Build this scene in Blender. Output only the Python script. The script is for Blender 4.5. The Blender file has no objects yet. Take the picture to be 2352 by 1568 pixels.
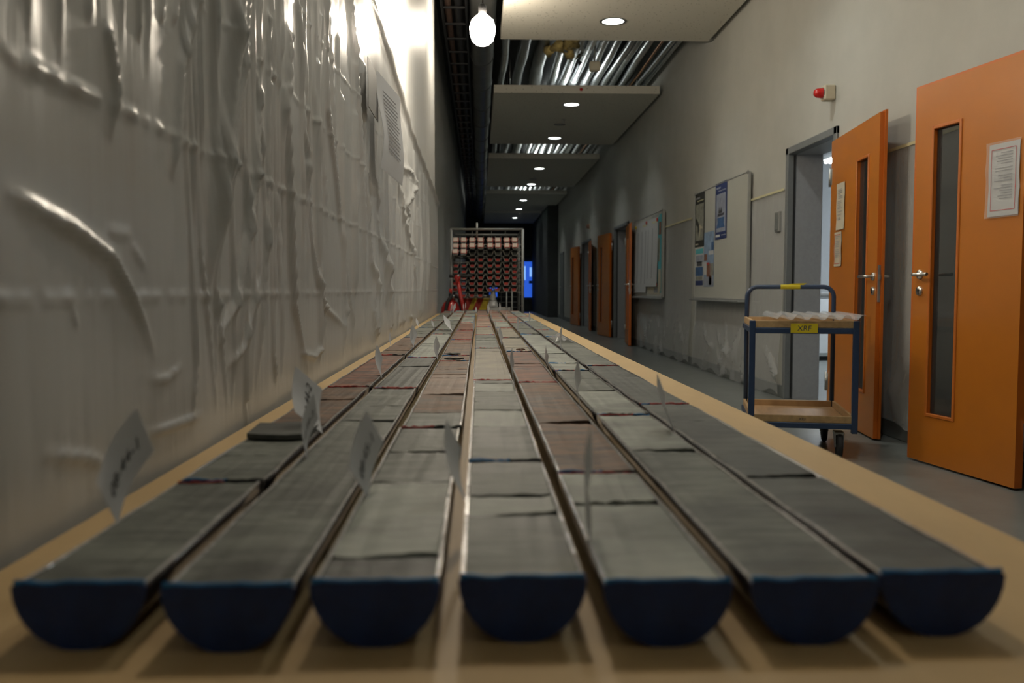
import bpy, math, random
import numpy as np
from mathutils import Vector, Matrix
random.seed(7)
scene = bpy.context.scene
C = scene.collection
R = math.radians

# ---------------------------------------------------------------- camera, world, exposure
cam_data = bpy.data.cameras.new('camera')
cam = bpy.data.objects.new('camera', cam_data)
C.objects.link(cam)
cam.location = (0, 0, 0.95)
cam.rotation_euler = (R(90 - 3.35), 0, R(-2.12))
cam_data.sensor_width = 36
cam_data.lens = 31.38
cam_data.clip_start = 0.02
cam_data.dof.use_dof = True
cam_data.dof.focus_distance = 3.0
cam_data.dof.aperture_fstop = 5.0
scene.camera = cam

world = bpy.data.worlds.new('world')
scene.world = world
world.use_nodes = True
world.node_tree.nodes['Background'].inputs[0].default_value = (0.75, 0.85, 1.0, 1)
world.node_tree.nodes['Background'].inputs[1].default_value = 0.05
scene.view_settings.view_transform = 'Standard'
scene.view_settings.look = 'None'
scene.view_settings.exposure = 0.0
scene.view_settings.gamma = 1.0
scene.view_settings.use_curve_mapping = False

BULB_STRENGTH = 165.0
DOWNLIGHT_STRENGTH = 340.0
BULB_COLOUR = (1.0, 0.88, 0.71)
DOWN_COLOUR = (0.93, 1.0, 0.97)

# ---------------------------------------------------------------- materials
MATS = {}
def mat(name, col=(.5, .5, .5), rough=.6, metal=0.0, spec=.5, noise=0.0, nscale=8.0, bump=0.0, bscale=60.0,
        stretch=(1, 1, 1), emit=None, estr=0.0, transp=0.0, coat=0.0, bdist=.004, vary=0.0):
    m = bpy.data.materials.new(name); m.use_nodes = True
    nt = m.node_tree; N = nt.nodes; L = nt.links
    b = N['Principled BSDF']; out = N['Material Output']
    b.inputs['Base Color'].default_value = (*col, 1)
    b.inputs['Roughness'].default_value = rough
    b.inputs['Metallic'].default_value = metal
    b.inputs['Specular IOR Level'].default_value = spec
    b.inputs['Coat Weight'].default_value = coat
    b.inputs['Coat Roughness'].default_value = .12
    if noise or bump or vary:
        tc = N.new('ShaderNodeTexCoord'); mp = N.new('ShaderNodeMapping')
        mp.inputs['Scale'].default_value = stretch
        L.new(tc.outputs['Object'], mp.inputs[0])
    if noise or vary:
        nz = N.new('ShaderNodeTexNoise'); nz.inputs['Scale'].default_value = nscale
        nz.inputs['Detail'].default_value = 6; nz.inputs['Roughness'].default_value = .6
        L.new(mp.outputs[0], nz.inputs['Vector'])
        rp = N.new('ShaderNodeValToRGB')
        rp.color_ramp.elements[0].position = .3; rp.color_ramp.elements[1].position = .7
        rp.color_ramp.elements[0].color = (*[c * (1 - noise) for c in col], 1)
        rp.color_ramp.elements[1].color = (*[min(1, c * (1 + noise)) for c in col], 1)
        L.new(nz.outputs['Fac'], rp.inputs[0])
        src = rp.outputs[0]
        if vary:
            oi = N.new('ShaderNodeObjectInfo'); mr = N.new('ShaderNodeMapRange')
            mr.inputs['To Min'].default_value = 1 - vary; mr.inputs['To Max'].default_value = 1 + vary
            L.new(oi.outputs['Random'], mr.inputs['Value'])
            mx = N.new('ShaderNodeVectorMath'); mx.operation = 'SCALE'
            L.new(src, mx.inputs[0]); L.new(mr.outputs[0], mx.inputs['Scale'])
            src = mx.outputs[0]
        L.new(src, b.inputs['Base Color'])
    if bump:
        n2 = N.new('ShaderNodeTexNoise'); n2.inputs['Scale'].default_value = bscale; n2.inputs['Detail'].default_value = 5
        L.new(mp.outputs[0], n2.inputs['Vector'])
        bp = N.new('ShaderNodeBump'); bp.inputs['Strength'].default_value = bump; bp.inputs['Distance'].default_value = bdist
        L.new(n2.outputs['Fac'], bp.inputs['Height']); L.new(bp.outputs[0], b.inputs['Normal'])
    if emit:
        b.inputs['Emission Color'].default_value = (*emit, 1); b.inputs['Emission Strength'].default_value = estr
    if transp:
        t = N.new('ShaderNodeBsdfTransparent'); mx = N.new('ShaderNodeMixShader')
        mx.inputs[0].default_value = transp
        L.new(b.outputs[0], mx.inputs[1]); L.new(t.outputs[0], mx.inputs[2]); L.new(mx.outputs[0], out.inputs[0])
    MATS[name] = m
    return m

mat('wall_paint', (.43, .425, .385), .75, noise=.05, nscale=2.5, bump=.15, bscale=180)
mat('left_wall', (.62, .61, .57), .55, noise=.04, nscale=2, bump=.06, bscale=120)
mat('partition', (.70, .70, .68), .42, noise=.03, nscale=2)
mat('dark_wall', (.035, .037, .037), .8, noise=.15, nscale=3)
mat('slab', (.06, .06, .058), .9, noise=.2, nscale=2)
mat('floor', (.18, .195, .185), .30, noise=.16, nscale=5, bump=.04, bscale=90)
mat('skirting', (.16, .17, .165), .5, noise=.08)
mat('panel_white', (.56, .55, .49), .8, noise=.04, nscale=20, bump=.5, bscale=110, bdist=.003)
mat('foil', (.62, .64, .65), .28, metal=1, noise=.18, nscale=12, bump=.5, bscale=22, stretch=(1, .35, 1), bdist=.01)
mat('foil_dark', (.30, .31, .31), .4, metal=1, noise=.25, nscale=9, bump=.4, bscale=14, stretch=(1, .3, 1), bdist=.01)
mat('duct_grey', (.16, .165, .165), .38, metal=.7, noise=.2, nscale=5)
mat('rust', (.12, .07, .05), .6, metal=.5, noise=.3)
mat('copper', (.45, .22, .10), .35, metal=1, noise=.2)
mat('black', (.012, .012, .013), .5, noise=.1)
mat('black_rubber', (.016, .016, .017), .75, noise=.1)
mat('insulation', (.42, .32, .12), .9, noise=.3, nscale=25, bump=.8, bscale=40)
mat('orange', (.47, .15, .012), .34, noise=.05, nscale=3, coat=.15)
mat('orange_edge', (.52, .125, .010), .35, noise=.05)
mat('bead', (.50, .14, .018), .4, noise=.08, nscale=14)
mat('frame_grey', (.17, .18, .185), .5, noise=.06, nscale=30, bump=.05, bscale=200)
mat('jamb_grey', (.33, .34, .355), .5, noise=.06, nscale=40, bump=.05, bscale=250)
mat('steel', (.62, .62, .60), .28, metal=1, noise=.06, nscale=40)
mat('zinc', (.42, .43, .42), .42, metal=.9, noise=.15, nscale=30)
mat('dark_glass', (.04, .045, .045), .08, transp=.35, noise=.02)
mat('paper', (.54, .54, .535), .8, noise=.03, nscale=10)
mat('paper_cream', (.50, .45, .34), .8, noise=.03, nscale=10)
mat('ink', (.06, .06, .07), .8, noise=.05)
mat('ink_grey', (.28, .28, .29), .8, noise=.05)
mat('ink_red', (.5, .05, .05), .8, noise=.05)
mat('rack_grey', (.20, .205, .20), .45, metal=.5, noise=.15, nscale=30)
mat('sleeve', (.7, .7, .7), .12, transp=.75, noise=.02)
mat('board_white', (.50, .495, .44), .3, noise=.02)
mat('alu', (.45, .46, .45), .4, metal=.6, noise=.06)
mat('red_lens', (.55, .012, .012), .2, noise=.05, coat=.4)
mat('beige_plastic', (.55, .50, .38), .5, noise=.04)
mat('grey_plastic', (.25, .25, .24), .5, noise=.04)
mat('table_tan', (.56, .38, .17), .55, noise=.07, nscale=4, stretch=(3, 1, 1), bump=.05, bscale=60)
mat('trolley_blue', (.02, .042, .095), .38, noise=.08, nscale=18, coat=.2)
mat('ply', (.50, .33, .17), .5, noise=.12, nscale=4, stretch=(6, 1, 1))
mat('ply_edge', (.36, .24, .11), .6, noise=.2, nscale=30)
mat('yellow_tape', (.58, .47, .01), .5, noise=.05)
mat('pale_tape', (.60, .56, .34), .6, noise=.05)
mat('cap_blue', (.006, .028, .12), .55, noise=.35, nscale=30, bump=.4, bscale=60)
mat('cap_blue_lit', (.008, .17, .42), .4, noise=.25, nscale=60)  # paler cap blue: light on the top edge put into the colour
mat('cap_red', (.42, .018, .014), .5, noise=.35, nscale=60, bump=.4, bscale=80)
mat('liner', (.05, .042, .047), .17, transp=.06, noise=.15, nscale=20, bump=.35, bscale=30, stretch=(1, .25, 1), coat=.5)
mat('liner_cut', (.46, .44, .42), .2, noise=.45, nscale=70, bump=.6, bscale=90, coat=.5)
mat('red_plastic', (.50, .025, .012), .45, noise=.1)
mat('red_paint', (.38, .015, .012), .3, noise=.1, coat=.3)
mat('tray_black', (.022, .022, .022), .45, noise=.1)
mat('tray_rim', (.27, .27, .24), .5, noise=.1)
mat('tray_white', (.72, .62, .56), .5, noise=.06)
mat('white_plastic', (.66, .68, .68), .35, noise=.03)
mat('yellow_plastic', (.65, .48, .01), .4, noise=.05)
mat('navy_print', (.025, .04, .13), .55, noise=.12, nscale=14)
mat('black_print', (.03, .03, .025), .55, noise=.12, nscale=14)
mat('grey_print', (.24, .24, .20), .6, noise=.45, nscale=14)
mat('mist_print', (.28, .30, .36), .6, noise=.25, nscale=6)
mat('sky_print', (.24, .33, .46), .6, noise=.3, nscale=9)
mat('cyan_print', (.10, .42, .46), .6, noise=.1)
mat('blue_print', (.05, .11, .24), .6, noise=.35, nscale=14)
mat('brown_print', (.22, .10, .06), .6, noise=.5, nscale=20)
mat('bulb', (1, 1, 1), .5, emit=BULB_COLOUR, estr=BULB_STRENGTH)
mat('downlamp', (1, 1, 1), .5, emit=DOWN_COLOUR, estr=DOWNLIGHT_STRENGTH)
mat('downlamp_dim', (1, 1, 1), .5, emit=DOWN_COLOUR, estr=40)
mat('downlamp_near', (1, 1, 1), .5, emit=DOWN_COLOUR, estr=245)
mat('lamp_can', (.85, .87, .86), .35, noise=.01)
mat('lab_tube', (1, 1, 1), .5, emit=(.9, .97, 1.0), estr=170)
mat('blue_lit', (.02, .05, .2), .3, noise=.3, nscale=.9, emit=(.03, .14, .85), estr=.7)
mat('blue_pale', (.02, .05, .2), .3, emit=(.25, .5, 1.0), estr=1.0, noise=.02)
mat('lab_white', (.72, .74, .76), .7, noise=.03)
mat('film_edge', (.62, .61, .57), .25, transp=.4, noise=.02)

def film(name, col, rough, transp, bump, bs, stretch, vein=0.0):
    m = mat(name, col, rough, transp=transp, noise=.03, nscale=3, bump=bump, bscale=bs, stretch=stretch, bdist=.01)
    return m
film('wall_film', (.66, .67, .66), .31, .22, .4, 9.0, (1, 2.2, .25))
MATS['wall_film'].node_tree.nodes['Principled BSDF'].inputs['Specular IOR Level'].default_value = 1.0
film('loose_film', (.62, .63, .64), .12, .60, .7, 9.0, (1, 1, .6))
film('clear_tray', (.75, .77, .80), .1, .68, .1, 9.0, (1, 1, 1))
film('crinkled', (.70, .70, .70), .08, .45, .9, 25.0, (1, 1, 1))

# ceiling board: scattered pinholes
def perforated():
    m = mat('panel_perforated', (.68, .65, .565), .8, bump=.3, bscale=110, bdist=.002)
    nt = m.node_tree; N = nt.nodes; L = nt.links
    tc = N.new('ShaderNodeTexCoord'); v = N.new('ShaderNodeTexVoronoi'); v.inputs['Scale'].default_value = 24; v.inputs['Randomness'].default_value = .85
    L.new(tc.outputs['Object'], v.inputs['Vector'])
    r = N.new('ShaderNodeValToRGB'); e = r.color_ramp.elements
    e[0].position = .16; e[1].position = .22; e[0].color = (.36, .34, .28, 1); e[1].color = (.68, .65, .565, 1)
    L.new(v.outputs['Distance'], r.inputs[0]); L.new(r.outputs[0], N['Principled BSDF'].inputs['Base Color'])
perforated()
# paper that lets some light through
def thin_paper():
    m = mat('flag_paper', (.82, .83, .85), .8, noise=.02, nscale=10)
    nt = m.node_tree; N = nt.nodes; L = nt.links
    t = N.new('ShaderNodeBsdfTranslucent'); t.inputs[0].default_value = (.74, .75, .77, 1); x = N.new('ShaderNodeMixShader'); x.inputs[0].default_value = .3
    L.new(N['Principled BSDF'].outputs[0], x.inputs[1]); L.new(t.outputs[0], x.inputs[2]); L.new(x.outputs[0], N['Material Output'].inputs[0])
thin_paper()

# rock: bedding streaks across the core, soft mottling, fine relief
def rock(name, col, dark, streak=.4, rough=.5):
    m = bpy.data.materials.new(name); m.use_nodes = True
    nt = m.node_tree; N = nt.nodes; L = nt.links; b = N['Principled BSDF']
    b.inputs['Specular IOR Level'].default_value = .22
    tc = N.new('ShaderNodeTexCoord'); oi = N.new('ShaderNodeObjectInfo')
    off = N.new('ShaderNodeVectorMath'); off.operation = 'SCALE'; off.inputs[0].default_value = (31, 57, 11)
    L.new(oi.outputs['Random'], off.inputs['Scale'])
    add = N.new('ShaderNodeVectorMath'); L.new(tc.outputs['Object'], add.inputs[0]); L.new(off.outputs[0], add.inputs[1])
    mp = N.new('ShaderNodeMapping'); mp.inputs['Scale'].default_value = (11, 46, 1); mp.inputs['Rotation'].default_value = (0, 0, .06)
    L.new(add.outputs[0], mp.inputs[0])
    n1 = N.new('ShaderNodeTexNoise'); n1.inputs['Scale'].default_value = 1.0; n1.inputs['Detail'].default_value = 5
    n1.inputs['Distortion'].default_value = 1.1
    L.new(mp.outputs[0], n1.inputs['Vector'])
    r1 = N.new('ShaderNodeValToRGB')
    e = r1.color_ramp.elements
    e[0].position = .38; e[1].position = .56
    e[0].color = (*dark, 1); e[1].color = (*col, 1)
    x = r1.color_ramp.elements.new(.76); x.color = (*[min(1, c * 1.22) for c in col], 1)
    L.new(n1.outputs['Fac'], r1.inputs[0])
    n2 = N.new('ShaderNodeTexNoise'); n2.inputs['Scale'].default_value = 9; n2.inputs['Detail'].default_value = 4
    L.new(add.outputs[0], n2.inputs['Vector'])
    mr = N.new('ShaderNodeMapRange'); mr.inputs['From Min'].default_value = .3; mr.inputs['From Max'].default_value = .7
    mr.inputs['To Min'].default_value = .58; mr.inputs['To Max'].default_value = 1.38
    L.new(n2.outputs['Fac'], mr.inputs['Value'])
    base = N.new('ShaderNodeMix'); base.data_type = 'RGBA'; base.inputs[0].default_value = streak
    base.inputs[6].default_value = (*col, 1); L.new(r1.outputs[0], base.inputs[7])
    sc = N.new('ShaderNodeVectorMath'); sc.operation = 'SCALE'
    L.new(base.outputs[2], sc.inputs[0]); L.new(mr.outputs[0], sc.inputs['Scale'])
    L.new(sc.outputs[0], b.inputs['Base Color'])
    n3 = N.new('ShaderNodeTexNoise'); n3.inputs['Scale'].default_value = 120; n3.inputs['Detail'].default_value = 4
    L.new(add.outputs[0], n3.inputs['Vector'])
    ad = N.new('ShaderNodeMath'); ad.operation = 'MULTIPLY_ADD'; ad.inputs[1].default_value = 1.6
    L.new(n1.outputs['Fac'], ad.inputs[0]); L.new(n3.outputs['Fac'], ad.inputs[2])
    bp = N.new('ShaderNodeBump'); bp.inputs['Strength'].default_value = .35; bp.inputs['Distance'].default_value = .002
    L.new(ad.outputs[0], bp.inputs['Height']); L.new(bp.outputs[0], b.inputs['Normal'])
    mr2 = N.new('ShaderNodeMapRange'); mr2.inputs['To Min'].default_value = rough - .12; mr2.inputs['To Max'].default_value = rough + .2
    L.new(n2.outputs['Fac'], mr2.inputs['Value']); L.new(mr2.outputs[0], b.inputs['Roughness'])
    MATS[name] = m
rock('rock_grey', (.165, .173, .148), (.065, .068, .057), .6, .5)
rock('rock_dark', (.115, .12, .108), (.06, .062, .055), .6, .5)
rock('rock_light', (.30, .315, .275), (.20, .21, .18), .5, .5)
rock('rock_brown', (.20, .118, .072), (.075, .055, .042), .85, .55)
rock('rock_red', (.225, .10, .062), (.075, .05, .04), .85, .55)
rock('rock_pink', (.32, .23, .18), (.18, .12, .09), .7, .55)
rock('rock_beige', (.265, .235, .18), (.17, .15, .115), .5, .5)

# ---------------------------------------------------------------- mesh helpers
class MB:
    def __init__(s): s.v = []; s.f = []; s.m = []; s.sm = []
    def add(s, vs, fs, mi=0, smooth=False):
        o = len(s.v); s.v += [tuple(p) for p in vs]
        for f in fs: s.f.append([i + o for i in f]); s.m.append(mi); s.sm.append(smooth)
        return s
    def box(s, lo, hi, mi=0, rot=None, at=(0, 0, 0)):
        x0, y0, z0 = lo; x1, y1, z1 = hi
        vs = [(x0, y0, z0), (x1, y0, z0), (x1, y1, z0), (x0, y1, z0), (x0, y0, z1), (x1, y0, z1), (x1, y1, z1), (x0, y1, z1)]
        if rot is not None: vs = [tuple(rot @ Vector(p) + Vector(at)) for p in vs]
        return s.add(vs, [(0, 3, 2, 1), (4, 5, 6, 7), (0, 1, 5, 4), (1, 2, 6, 5), (2, 3, 7, 6), (3, 0, 4, 7)], mi)
    def cbox(s, lo, hi, c=.004, mi=0):
        """box with chamfered edges"""
        x0, y0, z0 = lo; x1, y1, z1 = hi
        vs = []
        X = (x0, x1); Y = (y0, y1); Z = (z0, z1); sg = (1, -1)
        idx = {}
        for i in (0, 1):
            for j in (0, 1):
                for k in (0, 1):
                    for a in range(3):
                        p = [X[i], Y[j], Z[k]]; d = [sg[i], sg[j], sg[k]]
                        for b in range(3):
                            if b != a: p[b] += d[b] * c
                        idx[(i, j, k, a)] = len(vs); vs.append(tuple(p))
        fs = []
        g = lambda i, j, k, a: idx[(i, j, k, a)]
        for a in range(3):
            for e in (0, 1):
                q = []
                for (b1, b2) in ((0, 0), (1, 0), (1, 1), (0, 1)):
                    t = [0, 0, 0]; t[a] = e; t[(a + 1) % 3] = b1; t[(a + 2) % 3] = b2
                    q.append(g(*t, a))
                fs.append(q if e else q[::-1])
        for a in range(3):                     # chamfer along axis a
            for b1 in (0, 1):
                for b2 in (0, 1):
                    t0 = [0, 0, 0]; t0[(a + 1) % 3] = b1; t0[(a + 2) % 3] = b2
                    t1 = list(t0); t1[a] = 1
                    fs.append((g(*t0, (a + 1) % 3), g(*t0, (a + 2) % 3), g(*t1, (a + 2) % 3), g(*t1, (a + 1) % 3)))
        for i in (0, 1):
            for j in (0, 1):
                for k in (0, 1): fs.append((g(i, j, k, 0), g(i, j, k, 1), g(i, j, k, 2)))
        return s.add(vs, fs, mi)
    def tube(s, path, r, n=10, mi=0, caps=True, closed=False):
        P = [Vector(p) for p in path]; k = len(P)
        rr = r if isinstance(r, (list, tuple)) else [r] * k
        vs = []; fs = []
        T0 = None; U = None
        for i, p in enumerate(P):
            if closed: t = (P[(i + 1) % k] - P[i - 1])
            else: t = (P[min(i + 1, k - 1)] - P[max(i - 1, 0)])
            t.normalize()
            if U is None:
                U = t.orthogonal().normalized()
            else:
                U = (U - t * U.dot(t)).normalized()
            V = t.cross(U)
            for j in range(n):
                a = 2 * math.pi * j / n
                vs.append(p + (U * math.cos(a) + V * math.sin(a)) * rr[i])
        for i in range(k if closed else k - 1):
            for j in range(n):
                a = i * n + j; b = i * n + (j + 1) % n; i2 = (i + 1) % k
                fs.append((a, b, i2 * n + (j + 1) % n, i2 * n + j))
        s.add(vs, fs, mi, True)
        if caps and not closed:
            o = len(s.v) - len(vs)
            s.f.append([o + j for j in range(n)][::-1]); s.m.append(mi); s.sm.append(False)
            s.f.append([o + (k - 1) * n + j for j in range(n)]); s.m.append(mi); s.sm.append(False)
        return s
    def lathe(s, prof, n=20, axis='z', at=(0, 0, 0), mi=0, smooth=True):
        vs = []; fs = []
        for (r, h) in prof:
            for j in range(n):
                a = 2 * math.pi * j / n; c, d = r * math.cos(a), r * math.sin(a)
                p = {'z': (c, d, h), 'x': (h, c, d), 'y': (c, h, d)}[axis]
                vs.append((p[0] + at[0], p[1] + at[1], p[2] + at[2]))
        for i in range(len(prof) - 1):
            for j in range(n):
                fs.append((i * n + j, i * n + (j + 1) % n, (i + 1) * n + (j + 1) % n, (i + 1) * n + j))
        return s.add(vs, fs, mi, smooth)
    def prism(s, poly, a0, a1, axis='y', mi=0):
        n = len(poly); vs = []
        for a in (a0, a1):
            for (p, q) in poly:
                vs.append({'y': (p, a, q), 'x': (a, p, q), 'z': (p, q, a)}[axis])
        fs = [tuple(range(n)), tuple(range(2 * n - 1, n - 1, -1))]
        for i in range(n): fs.append((i, i + n, (i + 1) % n + n, (i + 1) % n))
        return s.add(vs, fs, mi)
    def mesh(s, name, mats):
        me = bpy.data.meshes.new(name); me.from_pydata(s.v, [], s.f)
        for k in ([mats] if isinstance(mats, str) else mats): me.materials.append(MATS[k])
        me.polygons.foreach_set('material_index', s.m); me.polygons.foreach_set('use_smooth', s.sm)
        me.validate(); me.update()
        import bmesh
        bm = bmesh.new(); bm.from_mesh(me); bmesh.ops.recalc_face_normals(bm, faces=bm.faces); bm.to_mesh(me); bm.free()
        return me
    def build(s, name, mats, parent=None, loc=None, rot=None):
        return obj(name, s.mesh(name, mats), parent, loc, rot)

def obj(name, me, parent=None, loc=None, rot=None):
    o = bpy.data.objects.new(name, me); C.objects.link(o)
    if parent: o.parent = parent
    if loc is not None: o.location = loc
    if rot is not None: o.rotation_euler = rot
    return o
def tag(o, label, cat, group=None):
    o['label'] = label; o['category'] = cat
    if group: o['group'] = group
    return o
def struct(o, label=None):
    o['kind'] = 'structure'
    if label: o['label'] = label
    return o
def stuff(o): o['kind'] = 'stuff'; return o
def thing(name, label, cat, loc=(0, 0, 0), rz=0, group=None):
    o = bpy.data.objects.new(name, None); C.objects.link(o); o.empty_display_size = .1
    o.location = loc; o.rotation_euler = (0, 0, rz)
    return tag(o, label, cat, group)
def lettering(name, text, size, material, parent, loc, rot, shear=0.0, depth=.0003):
    cu = bpy.data.curves.new(name, 'FONT'); cu.body = text; cu.size = size; cu.shear = shear; cu.extrude = depth
    cu.align_x = 'CENTER'; cu.align_y = 'CENTER'
    t = bpy.data.objects.new('tmp', cu); C.objects.link(t)
    bpy.context.view_layer.update()
    me = bpy.data.meshes.new_from_object(t.evaluated_get(bpy.context.evaluated_depsgraph_get()))
    bpy.data.objects.remove(t); bpy.data.curves.remove(cu)
    me.name = name; me.materials.clear(); me.materials.append(MATS[material])
    return obj(name, me, parent, loc, rot)
ORD = ['first', 'second', 'third', 'fourth', 'fifth', 'sixth', 'seventh', 'eighth', 'ninth', 'tenth', 'eleventh', 'twelfth', 'thirteenth', 'fourteenth']

# ================================================================ SETTING
WX = 2.66          # corridor face of the right wall
LX = -0.45         # corridor face of the near left partition
YB, YE = -6.0, 39.0
CEIL = 4.7

b = MB(); b.box((-0.9, YB - .3, -.1), (7.0, YE + .3, 0))
struct(b.build('floor', 'floor'))
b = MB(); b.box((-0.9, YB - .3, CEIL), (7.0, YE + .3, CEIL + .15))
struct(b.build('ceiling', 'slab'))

# left side: smooth partition boards, then the older wall set a little back
wl = bpy.data.objects.new('wall_left', None); C.objects.link(wl); struct(wl)
seams = [YB, -4.25, -1.24, 1.77, 4.77, 7.8, 9.3]
for a, c in zip(seams[:-1], seams[1:]):
    p = MB(); p.cbox((LX - .06, a + .004, 0), (LX, c - .004, CEIL), .003); p.build('wall_panel', 'partition', wl)
b = MB(); b.box((LX - .10, YB, 0), (LX - .062, 9.29, CEIL)); b.build('stud_backing', 'dark_wall', wl)
b = MB(); b.box((-0.85, 9.30, 0), (-0.56, YE, CEIL))
struct(b.build('wall_left_far', 'left_wall'))

# right wall: boxes around the door openings
T = .27
openings = [(2.95, 4.05, 2.10), (6.62, 7.62, 2.11), (15.85, 17.43, 2.11), (21.25, 22.94, 2.11)]
b = MB(); y = YB
for (a, c, h) in openings:
    b.box((WX, y, 0), (WX + T, a, CEIL)); b.box((WX, a, h), (WX + T, c, CEIL)); y = c
b.box((WX, y, 0), (WX + T, 30.0, CEIL))
struct(b.build('wall_right', 'wall_paint'))
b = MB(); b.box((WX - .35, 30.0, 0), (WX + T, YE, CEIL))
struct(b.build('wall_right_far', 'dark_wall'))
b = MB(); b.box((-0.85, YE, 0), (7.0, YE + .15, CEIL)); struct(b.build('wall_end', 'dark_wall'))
b = MB(); b.box((-0.85, YB - .15, 0), (WX + T, YB, CEIL)); struct(b.build('wall_back', 'wall_paint'))

sk = bpy.data.objects.new('baseboard_right', None); C.objects.link(sk); struct(sk)
y = YB
for (a, c, h) in openings + [(30, 30, 0)]:
    b = MB(); b.cbox((WX - .014, y, 0), (WX, a - .03, .11), .004); b.build('skirting_length', 'skirting', sk); y = c + .03

# rooms behind the openings: a lit laboratory behind the second one, dark rooms behind the others
b = MB()
b.box((WX + T, 4.9, 0), (WX + T + .02, 6.62, 3.0)); b.box((WX + T, 7.62, 0), (WX + T + .02, 14.5, 3.0))
b.box((WX + T, 14.5, 0), (6.8, 14.6, 3.0)); b.box((6.7, 4.8, 0), (6.8, 14.5, 3.0)); b.box((WX + T, 4.8, 0), (6.8, 4.9, 3.0))
b.box((WX + T, 4.8, 3.0), (6.8, 14.6, 3.06))
struct(b.build('wall_laboratory', 'lab_white'))
for n, (a, c) in enumerate(((2.3, 4.7), (14.8, 18.5), (20.2, 24.2))):
    b = MB(); b.box((4.2, a, 0), (4.25, c, 3.0)); b.box((WX + T, a - .05, 0), (4.25, a, 3.0)); b.box((WX + T, c, 0), (4.25, c + .05, 3.0))
    b.box((WX + T, a, 3.0), (4.25, c, 3.05))
    struct(b.build('wall_room_%s' % 'abc'[n], 'jamb_grey'))

# ---------------------------------------------------------------- doors
def door_frame(n, a, c, h):
    root = bpy.data.objects.new('door_%d' % n, None); C.objects.link(root); root.location = (WX, (a + c) / 2, 0); struct(root)
    hw = (c - a) / 2
    f = MB()
    for s in (-1, 1):          # steel profile standing proud of the wall, wrapped into the reveal
        e = s * hw
        lo, hi = sorted((e + s * .045, e - s * .012))
        f.cbox((-.02, lo, 0), (.055, hi, h + .045), .004)
    f.cbox((-.02, -hw - .045, h - .012), (.055, hw + .045, h + .045), .004)
    f.build('frame', 'frame_grey', root)
    j = MB()
    for s in (-1, 1):
        lo, hi = sorted((s * hw, s * (hw - .010)))
        j.box((.056, lo, 0), (T + .01, hi, h - .012))
    j.box((.056, -hw, h - .012), (T + .01, hw, h - .002))
    j.build('reveal', 'jamb_grey', root)
    g = MB()                   # rubber seal and strike plate in the rebate
    for s in (-1, 1):
        lo, hi = sorted((s * (hw - .012), s * (hw - .018)))
        g.box((.030, lo, .01), (.044, hi, h - .02))
    g.build('seal', 'black_rubber', root)
    return root, hw

def rosette(m, x, y, z, s):
    m.lathe([(.0, s * .010), (.024, s * .010), (.026, s * .007), (.026, 0)], 18, 'x', (x, y, z))

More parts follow.
